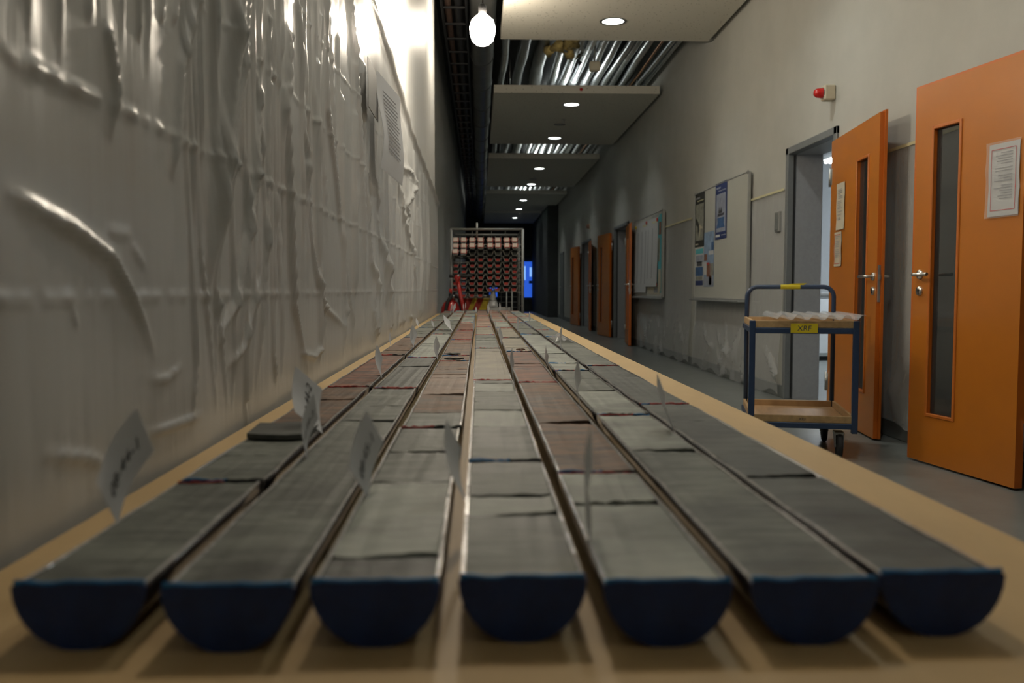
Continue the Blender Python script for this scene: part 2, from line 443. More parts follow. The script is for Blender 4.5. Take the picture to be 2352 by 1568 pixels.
def leaf(parent, hinge, ang, W, H=2.04, face=1, glass_from=.17, glass_to=.40, window=(.28, 1.80), lock=True, hinges=True):
    """Leaf in its own frame: hinge edge at y=0, free edge at y=W; face side x=-t..0 looks into the corridor."""
    t = .042
    e = bpy.data.meshes.new('leaf')
    # slab built around the vision panel: stiles and rails in one shell
    y0, y1 = W - W * glass_to, W - W * glass_from; z0, z1 = window
    zb = .012
    L = MB()
    def ring(x, flip):
        o = len(L.v)
        L.v += [(x, 0, zb), (x, W, zb), (x, W, H), (x, 0, H), (x, y0, z0), (x, y1, z0), (x, y1, z1), (x, y0, z1)]
        for q in ((0, 1, 5, 4), (1, 2, 6, 5), (2, 3, 7, 6), (3, 0, 4, 7)):
            L.f.append([o + i for i in (q if not flip else q[::-1])]); L.m.append(0); L.sm.append(False)
        return o
    a = ring(0, False); c = ring(-t, True)
    for k in range(4):
        L.f.append([a + k, a + (k + 1) % 4, c + (k + 1) % 4, c + k]); L.m.append(1); L.sm.append(False)
        L.f.append([a + 4 + k, a + 4 + (k + 1) % 4, c + 4 + (k + 1) % 4, c + 4 + k]); L.m.append(1); L.sm.append(False)
    # rebate lip on the room side, overlapping the free and top edges
    L.box((-t, W, zb), (-t + .016, W + .014, H + .012), 1); L.box((-t, .0, H), (-t + .016, W, H + .012), 1)
    lf = L.build('leaf', ['orange', 'orange_edge'], parent, hinge, (0, 0, ang))
    bd = MB()
    w = .016
    for x0, x1 in ((-.003, .007), (-t - .007, -t + .003)):
        bd.cbox((x0, y0 - w, z0 - w), (x1, y0 + .002, z1 + w), .003); bd.cbox((x0, y1 - .002, z0 - w), (x1, y1 + w, z1 + w), .003)
        bd.cbox((x0, y0, z0 - w), (x1, y1, z0 + .002), .003); bd.cbox((x0, y0, z1 - .002), (x1, y1, z1 + w), .003)
    bd.build('glazing_bead', 'bead', lf)
    g = MB(); g.box((-t / 2 - .003, y0, z0), (-t / 2 + .003, y1, z1)); g.build('glass_pane', 'dark_glass', lf)
    hz = 1.03; hy = W - .06
    for s, x in ((1, 0.0), (-1, -t)):
        h = MB(); rosette(h, x, hy, hz, s)
        h.tube([(x, hy, hz), (x + s * .045, hy, hz), (x + s * .052, hy - .008, hz), (x + s * .054, hy - .02, hz), (x + s * .054, hy - .13, hz)], .0095, 10)
        h.build('lever_handle', 'steel', lf)
        k = MB(); rosette(k, x, hy, hz - .09, s)
        k.build('key_escutcheon', 'steel', lf)
        k = MB(); k.lathe([(0, s * .012), (.008, s * .012), (.008, s * .009)], 12, 'x', (x, hy, hz - .085)); k.box((min(x, x + s * .012), hy - .004, hz - .108), (max(x, x + s * .012), hy + .004, hz - .088))
        k.build('keyhole', 'black', lf)
    if lock:
        k = MB(); k.cbox((-t + .018, W, hz - .16), (-.006, W + .003, hz + .07), .001); k.box((-t + .020, W + .003, hz - .02), (-.014, W + .014, hz + .01))
        k.build('lock_plate', 'zinc', lf)
    if hinges:
        for z in (.26, H - .26):
            k = MB(); k.tube([(.004, -.012, z - .07), (.004, -.012, z + .07)], .011, 10); k.box((-.004, -.012, z - .06), (.002, .03, z + .06))
            k.build('hinge', 'zinc', lf)
    return lf

# door_1: next to the camera, opening just outside the frame; leaf swung right back to the wall, away from us
door_a, h1 = door_frame(1, *openings[0])
def place_leaf(root, hinge_xy, free_xy, **k):
    hx, hy = hinge_xy; fx, fy = free_xy
    W = math.hypot(fx - hx, fy - hy)
    ang = math.atan2(-(fx - hx), (fy - hy))      # local +y to free edge
    return hx, hy, W, ang
# leaf local face x=0 must look to -X (corridor): mirror by building with the face outward
def corridor_leaf(root, hinge_xy, free_xy, **k):
    hx, hy, W, ang = place_leaf(root, hinge_xy, free_xy)
    o = leaf(root, (hx - root.location.x, hy - root.location.y, 0), ang, W, **k)
    return o, W, ang
d1leaf, D1W, D1A = corridor_leaf(door_a, (2.560, 4.075), (2.442, 4.868), glass_from=.185, glass_to=.44)
door_b, h2 = door_frame(2, *openings[1])
d2leaf, D2W, D2A = corridor_leaf(door_b, (2.618, 6.60), (2.472, 5.478), glass_from=.19, glass_to=.405, window=(.29, 1.80))
r3, h3 = door_frame(3, *openings[2])
corridor_leaf(r3, (2.60, 17.47), (2.51, 18.55), glass_from=.17, glass_to=.42)
corridor_leaf(r3, (2.60, 15.80), (2.49, 14.78), glass_from=.3, glass_to=.5)
r4, h4 = door_frame(4, *openings[3])
corridor_leaf(r4, (2.60, 22.98), (2.51, 24.05), glass_from=.17, glass_to=.42)
corridor_leaf(r4, (2.60, 21.20), (2.50, 20.18), glass_from=.3, glass_to=.5)
# door_5: narrow closed grey door far down the corridor
root = bpy.data.objects.new('door_5', None); C.objects.link(root); root.location = (WX, 28.4, 0); struct(root)
b = MB()
b.cbox((-.03, -.55, 0), (0, -.48, 2.12), .004); b.cbox((-.03, .48, 0), (0, .55, 2.12), .004); b.cbox((-.03, -.55, 2.06), (0, .55, 2.12), .004)
b.build('frame', 'frame_grey', root)
b = MB(); b.cbox((-.02, -.475, .01), (-.002, .475, 2.05), .003); b.build('leaf', 'skirting', root)
b = MB(); b.tube([(-.02, .4, 1.03), (-.06, .4, 1.03), (-.06, .28, 1.03)], .01, 8); b.build('lever_handle', 'steel', root)

# door_6: glazed double door in the end wall, blue light behind it
root = bpy.data.objects.new('door_6', None); C.objects.link(root); root.location = (1.2, YE, 0); struct(root)
f = MB()
for x in (-1.42, -.82, -.34, .62, 1.20):
    f.cbox((x - .06, -.06, 0), (x + .06, 0, 2.5), .005)
f.cbox((-1.42, -.06, 2.40), (1.26, 0, 2.52), .005); f.cbox((-1.42, -.06, 0), (1.26, 0, .55), .005)
f.build('frame', 'black', root)
for k, (x0, x1) in enumerate(((-.76, -.40), (.68, 1.14))):
    g = MB(); g.box((x0, -.04, .6), (x1, -.025, 2.15 if k else 1.02)); g.build('lit_pane', 'blue_lit', root)
    if not k: continue
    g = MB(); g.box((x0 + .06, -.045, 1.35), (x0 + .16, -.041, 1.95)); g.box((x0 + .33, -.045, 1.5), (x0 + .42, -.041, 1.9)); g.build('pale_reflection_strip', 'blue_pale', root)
    g = MB(); g.box((x0, -.05, 1.22), (x0 + .1, -.041, 1.34)); g.box((x0 + .3, -.05, 1.2), (x1, -.041, 1.32)); g.build('push_bar', 'black', root)

# ---------------------------------------------------------------- ceiling: hung panels, downlights, services above
panels = [(-5.8, .3), (2.2, 10.2), (12.92, 17.42), (19.32, 24.6), (26.4, 32.2), (32.95, 38.2)]
pname = ['hung ceiling panel behind the camera', 'large perforated ceiling panel nearest the camera', 'second ceiling panel with a red dot on its front edge',
         'third hung ceiling panel down the corridor', 'fourth hung ceiling panel down the corridor', 'farthest and darkest hung ceiling panel']
PZ = 3.75
lights = {0: [-3.6, -.7], 1: [3.4, 6.44, 9.48], 2: [13.7, 16.72], 3: [20.92, 24.03], 4: [28.37, 31.44], 5: [35.26]}
LXC = 1.41
hole = .125
def panel_mesh(x0, x1, y0, y1, ys):
    m = MB(); z0, z1 = PZ, PZ + .11
    n = 24
    # underside with round cut-outs: strips between square cells around each lamp
    cuts = sorted(ys); cy = []
    for q in cuts: cy += [q - .2, q + .2]
    edges = [y0] + cy + [y1]
    for i in range(0, len(edges) - 1):
        a, c = edges[i], edges[i + 1]
        if i % 2 == 0: m.add([(x0, a, z0), (x1, a, z0), (x1, c, z0), (x0, c, z0)], [(0, 1, 2, 3)])
        else:
            yc = (a + c) / 2
            m.add([(x0, a, z0), (LXC - .2, a, z0), (LXC - .2, c, z0), (x0, c, z0)], [(0, 1, 2, 3)])
            m.add([(LXC + .2, a, z0), (x1, a, z0), (x1, c, z0), (LXC + .2, c, z0)], [(0, 1, 2, 3)])
            vs = []; 
            for j in range(n):
                t = 2 * math.pi * j / n; cc, ss = math.cos(t), math.sin(t); k = .2 / max(abs(cc), abs(ss))
                vs.append((LXC + hole * cc, yc + hole * ss, z0)); vs.append((LXC + k * cc, yc + k * ss, z0))
            m.add(vs, [(2 * j, 2 * j + 1, 2 * ((j + 1) % n) + 1, 2 * ((j + 1) % n)) for j in range(n)])
    m.add([(x0, y0, z0), (x1, y0, z0), (x1, y1, z0), (x0, y1, z0), (x0, y0, z1), (x1, y0, z1), (x1, y1, z1), (x0, y1, z1)],
          [(0, 1, 5, 4), (1, 2, 6, 5), (2, 3, 7, 6), (3, 0, 4, 7)])
    return m
light_no = 0
lname = ['rearmost ceiling downlight behind the camera', 'second ceiling downlight behind the camera', 'ceiling downlight nearest the near table end', 'ceiling downlight short of the visible ones',
         'nearest visible ceiling downlight, in the perforated panel', 'front downlight in the second ceiling panel', 'rear downlight in the second ceiling panel',
         'front downlight in the third ceiling panel', 'rear downlight in the third ceiling panel', 'front downlight in the fourth ceiling panel',
         'rear downlight in the fourth ceiling panel', 'single downlight in the farthest ceiling panel']
for i, (a, c) in enumerate(panels):
    x0 = .22 if i != 1 else .25
    t = thing('ceiling_panel', pname[i], 'ceiling panel', (0, a, 0), 0, 'hung ceiling panels')
    m = panel_mesh(x0, 2.60, a, c, lights[i])
    m.v = [(x, y - a, z) for x, y, z in m.v]
    m.build('soffit', 'panel_perforated', t)
    m = MB()
    for yy in np.arange(.6, c - a - .3, 1.2):
        for xx in (.47, 2.38): m.tube([(xx, yy, PZ + .10), (xx, yy, CEIL)], .006, 6)
    m.build('hanger_rods', 'zinc', t)
    if i == 2:
        m = MB(); m.lathe([(0, -.022), (.018, -.018), (.024, 0)], 14, 'y', (1.47, 0, PZ + .055)); m.build('red_button', 'red_lens', t)
    for yy in lights[i]:
        d = thing('downlight', lname[light_no], 'ceiling light', (LXC, yy, PZ), 0, 'recessed ceiling downlights'); light_no += 1
        m = MB(); m.lathe([(hole - .012, .002), (hole - .012, -.007), (hole + .012, -.006), (hole + .016, .0)], 28); m.build('trim_ring', 'steel', d)
        m = MB(); m.lathe([(hole - .012, .0), (hole - .025, .06), (.066, .125)] if i > 1 or yy > 9 else [(hole - .012, .0), (hole - .018, .04), (.09, .07)], 28); m.build('reflector', 'lamp_can', d)
        m = MB(); m.lathe([(.065, .122), (.0, .118)] if i > 1 or yy > 9 else [(.089, .068), (.0, .066)], 24); m.build('lamp_disc', 'downlamp_near' if 3 < yy < 7 else ('downlamp' if i else 'downlamp_dim'), d)
for (y, nm) in ((14.9, 'second'), (22.4, 'third'), (30.6, 'fourth')):
    s = thing('sprinkler_head', 'small sprinkler head under the %s ceiling panel' % nm, 'sprinkler', (1.40, y, PZ), 0, 'sprinkler heads')
    m = MB(); m.tube([(0, 0, 0), (0, 0, -.05)], .012, 8); m.lathe([(.03, -.004), (.03, 0)], 14); m.build('stem', 'alu', s)
    m = MB(); m.lathe([(0, -.055), (.028, -.052), (.028, -.049), (0, -.049)], 12); m.build('deflector', 'steel', s)
for (y, nm) in ((15.35, 'second'), (22.9, 'third')):
    s = thing('air_grille', 'flat round dark air valve in the %s ceiling panel' % nm, 'air valve', (1.38, y, PZ), 0, 'round air valves')
    m = MB(); m.lathe([(0, -.006), (.09, -.006), (.10, 0)], 24); m.build('plate', 'grey_plastic', s)
    m = MB(); m.lathe([(.05, -.007), (.055, -.011), (.06, -.007)], 24); m.build('ring', 'alu', s)

# services: foil pipes running the length of the corridor
def wob(y, k, a): return a * math.sin(y * .9 + k * 1.7) + a * .6 * math.sin(y * 2.3 + k)
pipes = [(.34, .05, 'foil', 'slim foil-wrapped pipe nearest the big grey duct'), (.60, .075, 'foil_dark', 'second pipe from the left, dull dark foil'), (.86, .09, 'foil_dark', 'third pipe from the left, thick dark foil'),
         (1.10, .06, 'foil', 'fourth foil pipe from the left'), (1.28, .07, 'foil', 'fifth foil pipe from the left'), (1.46, .06, 'foil', 'sixth foil pipe from the left'),
         (1.62, .055, 'foil', 'seventh foil pipe from the left'), (1.77, .06, 'foil', 'eighth foil pipe from the left'), (1.92, .045, 'foil', 'ninth foil pipe from the left'),
         (2.05, .05, 'foil', 'tenth foil pipe from the left'), (2.18, .05, 'foil', 'eleventh foil pipe from the left'), (2.32, .018, 'copper', 'thin bare copper pipe among the foil pipes'),
         (2.44, .035, 'foil', 'slim foil pipe right of the copper pipe'), (2.56, .035, 'foil', 'foil pipe closest to the right wall')]
for k, (x, r, mt, lb) in enumerate(pipes):
    z = 4.04 + (.02 if k % 2 else 0) + r
    ys = np.arange(0, 26.4, .35)
    t = thing('foil_pipe' if mt != 'copper' else 'copper_pipe', lb, 'pipe', (x, 3.5, z), 0, 'pipes above the ceiling panels')
    m = MB(); m.tube([(wob(q, k, .012), q, wob(q + 3, k, .006)) for q in ys], [r * (1 + .05 * math.sin(q * 5 + k)) for q in ys], 12)
    m.build('pipe_run', mt, t)
    m = MB()
    for q in np.arange(1.0 + .13 * k % .5, 26, 1.5):
        w = wob(q, k, .012); m.lathe([(r * 1.12, q - .012), (r * 1.14, q), (r * 1.12, q + .012)], 12, 'y', (w, 0, wob(q + 3, k, .006)))
    stuff(m.build('clamp_bands', 'zinc' if mt != 'copper' else 'rust', t))
t = thing('air_duct', 'big round grey air duct along the left edge of the panels', 'duct', (.05, 3.5, 4.02))
m = MB(); m.tube([(0, q, 0) for q in np.arange(0, 35, 1.0)], .145, 24); m.build('duct_run', 'duct_grey', t)
bm_ = MB().lathe([(.147, -.02), (.156, -.012), (.156, .012), (.147, .02)], 24, 'y').mesh('joint_band', 'duct_grey')
for q in np.arange(.9, 34, 1.5): obj('joint_band', bm_, t, (0, q, 0))
t = thing('cable_ladder', 'dark cable ladder high beside the left wall', 'cable ladder', (-.26, 3.5, 3.98))
m = MB()
for s in (-1, 1): MB().cbox((s * .13 - .012, 0, -.03), (s * .13 + .012, 35, .03), .003).build('side_rail', 'black', t)
bm_ = MB().cbox((-.12, -.015, -.02), (.12, .015, 0), .003).mesh('rung', 'black')
for q in np.arange(.3, 34.8, .6): obj('rung', bm_, t, (0, q, 0))
for x, r, mt, nm, lb in ((-.33, .035, 'rust', 'rusty_pipe', 'rusty brown pipe lying on the cable ladder'), (-.22, .045, 'black', 'black_pipe', 'black pipe lying on the cable ladder')):
    tag(MB().tube([(x, q, 3.98 + r + wob(q, x, .004)) for q in np.arange(3.6, 38, .8)], r, 10).build(nm, mt), lb, 'pipe')
# gap near the first panel: torn insulation, hanging sensor box
t = thing('torn_insulation', 'torn yellow insulation and crumpled foil on the ceiling pipes', 'insulation', (1.02, 11.2, 3.98))
m = MB(); rng = random.Random(3)
for q in range(9):
    a = (rng.uniform(-.1, .22), rng.uniform(-.5, .4), rng.uniform(-.03, .06)); m.tube([a, (a[0] + rng.uniform(-.05, .05), a[1] + .18, a[2] + rng.uniform(-.04, .04)), (a[0] + rng.uniform(-.1, .1), a[1] + .3, a[2])], [.05, .07, .03], 7)
m.build('wool', 'insulation', t)
m = MB()
for q in range(16):
    a = Vector((rng.uniform(.05, .35), rng.uniform(.1, .8), rng.uniform(-.06, .03)))
    m.add([a + Vector((rng.uniform(-.07, .07), rng.uniform(-.1, .1), rng.uniform(-.05, .05))) for _ in range(4)], [(0, 1, 2), (0, 2, 3), (0, 1, 3)])
m.build('crumpled_foil', 'foil', t)
t = thing('sensor_box', 'small beige box hanging on a rod below the ceiling pipes', 'sensor', (1.543, 12.0, 3.90))
MB().cbox((-.07, -.05, -.06), (.07, .05, .06), .01).build('housing', 'beige_plastic', t)
MB().tube([(0, 0, .06), (0, 0, .8)], .012, 8).build('rod', 'zinc', t)

# ================================================================ THE BARE BULB
for (x, y, z, lb) in ((.024, 5.3, 2.474, 'glaring bare bulb in view, hanging near the left wall'), (0.0, 2.4, 3.03, 'bare bulb hanging high over the near half of the table'), (.038, 8.6, 3.42, 'added bare bulb out of sight behind the glaring one')):  # last bulb is added, unseen, to brighten the partition's far end
    t = thing('work_lamp', lb, 'lamp', (x, y, z), 0, 'bare bulbs strung along the left wall')
    m = MB(); m.lathe([(0, -.108), (.034, -.102), (.06, -.08), (.073, -.04), (.075, 0), (.063, .038), (.038, .06), (.023, .074), (.0, .074)], 24); m.build('bulb', 'bulb', t)
    m = MB(); m.lathe([(0, .07), (.024, .07), (.024, .115), (.016, .13), (.0, .135)], 18); m.build('socket', 'black', t)
    L_ = 3.86 - z
    m = MB(); m.tube([(0, 0, .13), (.006, .006, L_ * .5), (.008, .02, L_)], .005, 8); m.build('cable', 'black', t)

# ================================================================ PLASTIC FILM ON THE LEFT PARTITION
folds = [  # polyline of (y, height), width, bulge
 ([(1.60,1.452),(1.55,1.291),(1.501,1.125),(1.44,0.925)], .040, .030), ([(1.416,1.393),(1.337,1.275),(1.302,1.157),(1.28,1.099)], .022, .012),
 ([(1.704,1.485),(1.667,1.38),(1.58,1.149),(1.491,.967)], .016, .012), ([(1.787,1.511),(1.776,1.342),(1.712,1.125),(1.593,.922),(1.483,.853)], .018, .014),
 ([(1.877,1.504),(1.842,1.165),(1.782,.919),(1.736,.751)], .016, .012), ([(2.042,1.515),(2.008,1.346),(2.048,1.14),(2.094,.914),(2.268,.734)], .022, .018),
 ([(2.168,1.631),(2.226,1.337),(2.353,1.09)], .022, .012), ([(2.529,1.745),(2.579,1.459),(2.718,1.268),(2.875,1.039)], .030, .018),
 ([(2.638,1.78),(2.73,1.425),(2.795,1.17)], .025, .012), ([(3.033,1.905),(3.167,1.606),(3.313,1.243),(3.439,.89)], .045, .024),
 ([(3.352,1.771),(3.385,1.379),(3.561,1.06),(3.937,.843)], .04, .018), ([(1.912,1.173),(1.945,1.047),(1.975,.858)], .014, .008),
 ([(1.69,1.034),(1.651,.921),(1.599,.798)], .016, .009), ([(2.248,1.255),(2.321,1.066),(2.469,.907),(2.953,.813)], .02, .012),
 ([(3.734,1.388),(3.878,1.182),(4.229,.979),(4.427,.83)], .05, .016), ([(4.495,1.67),(4.965,1.39),(6.333,.962)], .06, .02),
 ([(2.396,1.703),(2.392,1.479),(2.427,1.257)], .02, .012), ([(1.981,1.572),(1.979,1.424)], .016, .010),
 ([(1.075,1.248),(1.088,1.214),(1.094,1.185),(1.082,1.121)], .012, .010),
 ([(.825,1.041),(.879,1.031),(.981,1.013),(1.071,.988),(1.108,.957),(1.162,.908),(1.205,.857)], .015, .012),
 ([(1.06,1.018),(1.14,1.017)], .007, .004), ([(1.132,1.006),(1.181,.975)], .006, .004), ([(1.164,.834),(1.236,.827),(1.309,.842)], .007, .005),
 ([(.881,.788),(.987,.766),(1.055,.745)], .008, .006), ([(1.152,.763),(1.267,.759),(1.396,.757)], .007, .006),
 ([(.966,.933),(.985,.905)], .006, .004), ([(.833,1.163),(.879,1.158),(.923,1.165),(1.012,1.165),(1.07,1.167)], .010, .004),
 ([(2.162,.797),(2.33,.774),(2.496,.798)], .012, .010), ([(5.126,1.637),(5.785,1.684),(5.97,1.622),(5.259,1.441),(5.411,1.378),(5.098,1.304)], .04, .02),
 ([(1.03,1.31),(1.03,1.243)], .012, .006), ([(1.173,1.33),(1.172,1.262)], .012, .006), ([(1.278,1.36),(1.259,1.309)], .012, .007), ([(1.344,1.38),(1.318,1.326)], .012, .007),
 ([(1.798,1.151),(1.751,.97),(1.646,.842),(1.531,.812)], .014, .009), ([(2.883,1.15),(2.966,.984),(3.108,.805)], .02, .010), ([(4.051,1.153),(4.217,.836)], .04, .014),
([(.9,1.45),(.89,1.18)], .010, .006), ([(.97,1.45),(.96,1.17)], .010, .005), ([(1.13,1.6),(1.12,1.22)], .010, .005), ([(1.22,1.6),(1.2,1.2)], .012, .006),
 ]
rng = random.Random(5)
for q in range(75):            # hanging pleats between the big folds
    y = 1.35 * (7.6 / 1.35) ** rng.random(); top = 1.75 if y < 3.6 else 1.6; h0 = rng.uniform(1.1, top); ln = rng.uniform(.35, .9)
    folds.append(([(y, h0 + .25), (y + rng.uniform(-.03, .03), h0 - ln / 2), (y + rng.uniform(-.04, .08), max(.74, h0 - ln))], .0065 * y, .0062 * y ** .6))
ny = 820
ysg = .25 * (9.42 / .25) ** (np.arange(ny) / (ny - 1))
hs = np.concatenate([np.array([.04, .3, .55, .66]), np.arange(.70, 2.301, .0062)])
top = np.interp(ysg, [0, 1.5, 2.5, 3.64, 5.63, 9.42], [2.34, 2.26, 2.16, 2.10, 1.935, 1.83])
Yg = np.repeat(ysg[:, None], len(hs), 1)
Hg = .04 + (hs[None, :] - .04) * ((top[:, None] - .04) / (2.30 - .04))
D = np.zeros_like(Yg)
for pts, w, a in folds:
    best = np.full(Yg.shape, 1e9); along = np.zeros(Yg.shape)
    n = len(pts) - 1
    for i in range(n):
        (y0, z0), (y1, z1) = pts[i], pts[i + 1]
        dy, dz = y1 - y0, z1 - z0; L2 = dy * dy + dz * dz
        tt = np.clip(((Yg - y0) * dy + (Hg - z0) * dz) / L2, 0, 1)
        d = np.hypot(Yg - y0 - tt * dy, Hg - z0 - tt * dz)
        m_ = d < best; best = np.where(m_, d, best); along = np.where(m_, (i + tt) / n, along)
    taper = np.clip(np.minimum(along + .45 * (pts[0][1] > 1.2), 1 - along) * 3.5, 0, 1)
    D += a * taper * np.exp(-(best / (w * .52)) ** 1.35)
for hc, amp in ((.94, .004), (1.167, .005), (1.394, .004), (1.62, .004)):      # fold-out creases of the sheet
    D += amp * np.exp(-((Hg - hc) / .0055) ** 2) * (.45 + .55 * np.sin(Yg * 90 + hc * 40) * np.sin(Yg * 37))
D += .004 * np.sin(Yg * 5.1 + 1) * np.sin(Hg * 3.3) + .003 * np.sin(Yg * 13 + Hg * 4)
D += .0006 * np.sin(Yg * 61 / (1 + .18 * Yg) + 3 * np.sin(Hg * 3)) * np.clip((Hg - .75) * 1.6, .2, 1.3)
D += .03 * np.exp(-((top[:, None] - Hg) / .03) ** 2) * np.clip((Yg - 3.2), 0, 1)          # rolled free upper edge
X = LX + .010 + .008 + D
nh = len(hs)
V = np.stack([X, Yg, Hg], -1).reshape(-1, 3)
ii = np.arange(ny - 1)[:, None] * nh + np.arange(nh - 1)[None, :]
F = np.stack([ii, ii + nh, ii + nh + 1, ii + 1], -1).reshape(-1, 4)
me = bpy.data.meshes.new('film'); me.from_pydata(V.tolist(), [], F.tolist()); me.materials.append(MATS['wall_film'])
me.polygons.foreach_set('use_smooth', [True] * len(F)); me.update()
t = thing('plastic_sheet', 'large creased translucent plastic sheet hung over the left partition', 'plastic sheet', (0, 0, 0))
obj('film', me, t)
m = MB(); m.tube([(LX + .03, y, float(np.interp(y, ysg, top)) + .004) for y in np.arange(3.3, 9.4, .15)], .011, 8); m.build('rolled_edge', 'film_edge', t)

# notice taped to the sheet
t = thing('notice_sheet', 'white printed sheet taped to the plastic on the left', 'notice', (LX + .060, 3.50, 1.42), R(-5.5))
m = MB()
pv = []
for j in range(7):
    h = .37 * j / 6; bow = .015 * math.sin(j * .9)
    pv += [(.012 + bow, .0, h), (.030 + bow * .5, .36, h - .03)]
m.add(pv, [(2 * j, 2 * j + 1, 2 * j + 3, 2 * j + 2) for j in range(6)], 0, True); m.add([(x - .0015, y, z) for x, y, z in pv], [(2 * j, 2 * j + 1, 2 * j + 3, 2 * j + 2) for j in range(6)], 0, True)
pp = m.build('paper', 'flag_paper', t)
m = MB()
for j in range(15):
    z = .31 - j * .016; k = j % 4
    m.add([(.0195 + .012 * math.sin(z / .37 * 6 * .9), .07, z), (.033 + .006 * math.sin(z / .37 * 6 * .9), .25 + .03 * (k > 1), z - .02), (.033 + .006 * math.sin(z / .37 * 6 * .9), .25 + .03 * (k > 1), z - .026), (.0195 + .012 * math.sin(z / .37 * 6 * .9), .07, z - .006)], [(0, 1, 2, 3)])
m.build('printed_lines', 'ink_grey', pp)
tag(MB().cbox((LX + .056, 3.24, 1.60), (LX + .059, 3.545, 1.775), .0005).build('backing_card', 'grey_plastic'), 'grey card beside the white sheet on the plastic', 'card')

# ================================================================ LONG TABLE
TZ = .706
t = thing('long_table', 'long tan topped table carrying the rows of core halves', 'table', (.055, 4.7, 0))
m = MB(); m.cbox((-.475, -4.42, TZ - .028), (.475, 4.30, TZ), .004); m.build('tabletop', 'table_tan', t)
for y in (-4.2, -2.1, 0, 2.1, 4.05):
    for x in (-.40, .40):
        MB().cbox((x - .025, y - .025, 0), (x + .025, y + .025, TZ - .028), .003).build('leg', 'zinc', t)
for x in (-.42, .42): MB().cbox((x - .012, -4.3, TZ - .10), (x + .012, 4.2, TZ - .028), .003).build('apron', 'ply_edge', t)

# ================================================================ CORE HALVES
RO, RI = .0432, .0402
cols = [-.2705, -.1700, -.0700, .0290, .1285, .2300, .3240]
ends = [[.605, .94, 1.85, 2.74, 3.74, 4.70, 5.75, 6.75, 7.6, 8.3],
        [.597, 1.82, 2.63, 4.00, 4.40, 5.72, 6.7, 7.6, 8.35],
        [.602, 1.30, 2.50, 2.70, 3.55, 4.37, 5.4, 6.5, 7.5, 8.4],
        [.607, 1.04, 1.97, 3.04, 3.95, 4.77, 5.8, 6.8, 7.7, 8.4],
        [.595, .97, 1.92, 2.88, 3.68, 4.62, 5.6, 6.6, 7.6, 8.35],
        [.595, 1.42, 2.20, 2.41, 3.97, 5.38, 6.4, 7.4, 8.3],
        [.607, 1.55, 2.34, 3.78, 4.39, 5.52, 6.5, 7.5, 8.2]]
G, Dk, Lt, Br, Rd, Pk, Be = 'rock_grey', 'rock_dark', 'rock_light', 'rock_brown', 'rock_red', 'rock_pink', 'rock_beige'
zones = [[(1.32, G), (1.85, Br), (2.74, Rd), (3.74, Br), (9, G)],
         [(1.82, G), (2.63, Dk), (4.0, Lt), (5.7, G), (9, Lt)],
         [(.66, Dk), (.92, Lt), (1.45, G), (1.7, Br), (2.1, Pk), (2.5, Br), (3.4, Br), (5.3, Rd), (9, Lt)],
         [(.78, G), (.86, Lt), (1.3, G), (1.48, Lt), (1.75, G), (1.9, Lt), (1.97, G), (3.04, Be), (3.95, G), (4.8, Be), (9, Pk)],
         [(.97, Lt), (1.92, Br), (2.4, Rd), (2.88, Rd), (4.7, Be), (6, Lt), (9, Pk)],
         [(1.10, G), (1.35, Lt), (1.75, Lt), (2.2, G), (3.97, Lt), (5.4, G), (9, Pk)],
         [(2.34, Dk), (3.78, G), (5.5, G), (9, Lt)]]
colname = ['leftmost row', 'second row from the left', 'third row from the left', 'middle row', 'third row from the right', 'second row from the right', 'rightmost row']
looks = {G: 'grey', Dk: 'dark grey', Lt: 'pale grey', Br: 'brown', Rd: 'reddish brown', Pk: 'pinkish', Be: 'beige'}
NS = 14
def halfprof(r, n=NS): return [(r * math.cos(math.pi + math.pi * i / n), r * math.sin(math.pi + math.pi * i / n)) for i in range(n + 1)]
def liner_mesh(L, rng):
    m = MB(); po, pi_ = halfprof(RO), halfprof(RI); k = max(2, int(L / .06)); n = NS + 1
    vs = []; 
    for s in range(k + 1):
        y = L * s / k; w = [rng.uniform(-.0012, .0012) for _ in range(2)]
        for q, (x, z) in enumerate(po):
            lip = w[0] if q == 0 else (w[1] if q == n - 1 else 0)
            vs.append((x, y, z + lip))
        for q, (x, z) in enumerate(pi_):
            lip = w[0] if q == 0 else (w[1] if q == n - 1 else 0)
            vs.append((x, y, z + lip))
    f0 = []; f1 = []
    for s in range(k):
        a, b_ = s * 2 * n, (s + 1) * 2 * n
        for q in range(n - 1):
            f0.append((a + q, a + q + 1, b_ + q + 1, b_ + q)); f0.append((a + n + q + 1, a + n + q, b_ + n + q, b_ + n + q + 1))
        f1.append((a, b_, b_ + n, a + n)); f1.append((a + n - 1, a + 2 * n - 1, b_ + 2 * n - 1, b_ + n - 1))
    m.add(vs, f0, 0, True)
    o = len(m.v) - len(vs)
    for f in f1: m.f.append([i + o for i in f]); m.m.append(1); m.sm.append(False)
    for s in (0, k):
        a = s * 2 * n
        for q in range(n - 1): m.f.append([o + a + q, o + a + q + 1, o + a + n + q + 1, o + a + n + q]); m.m.append(1); m.sm.append(False)
    return m
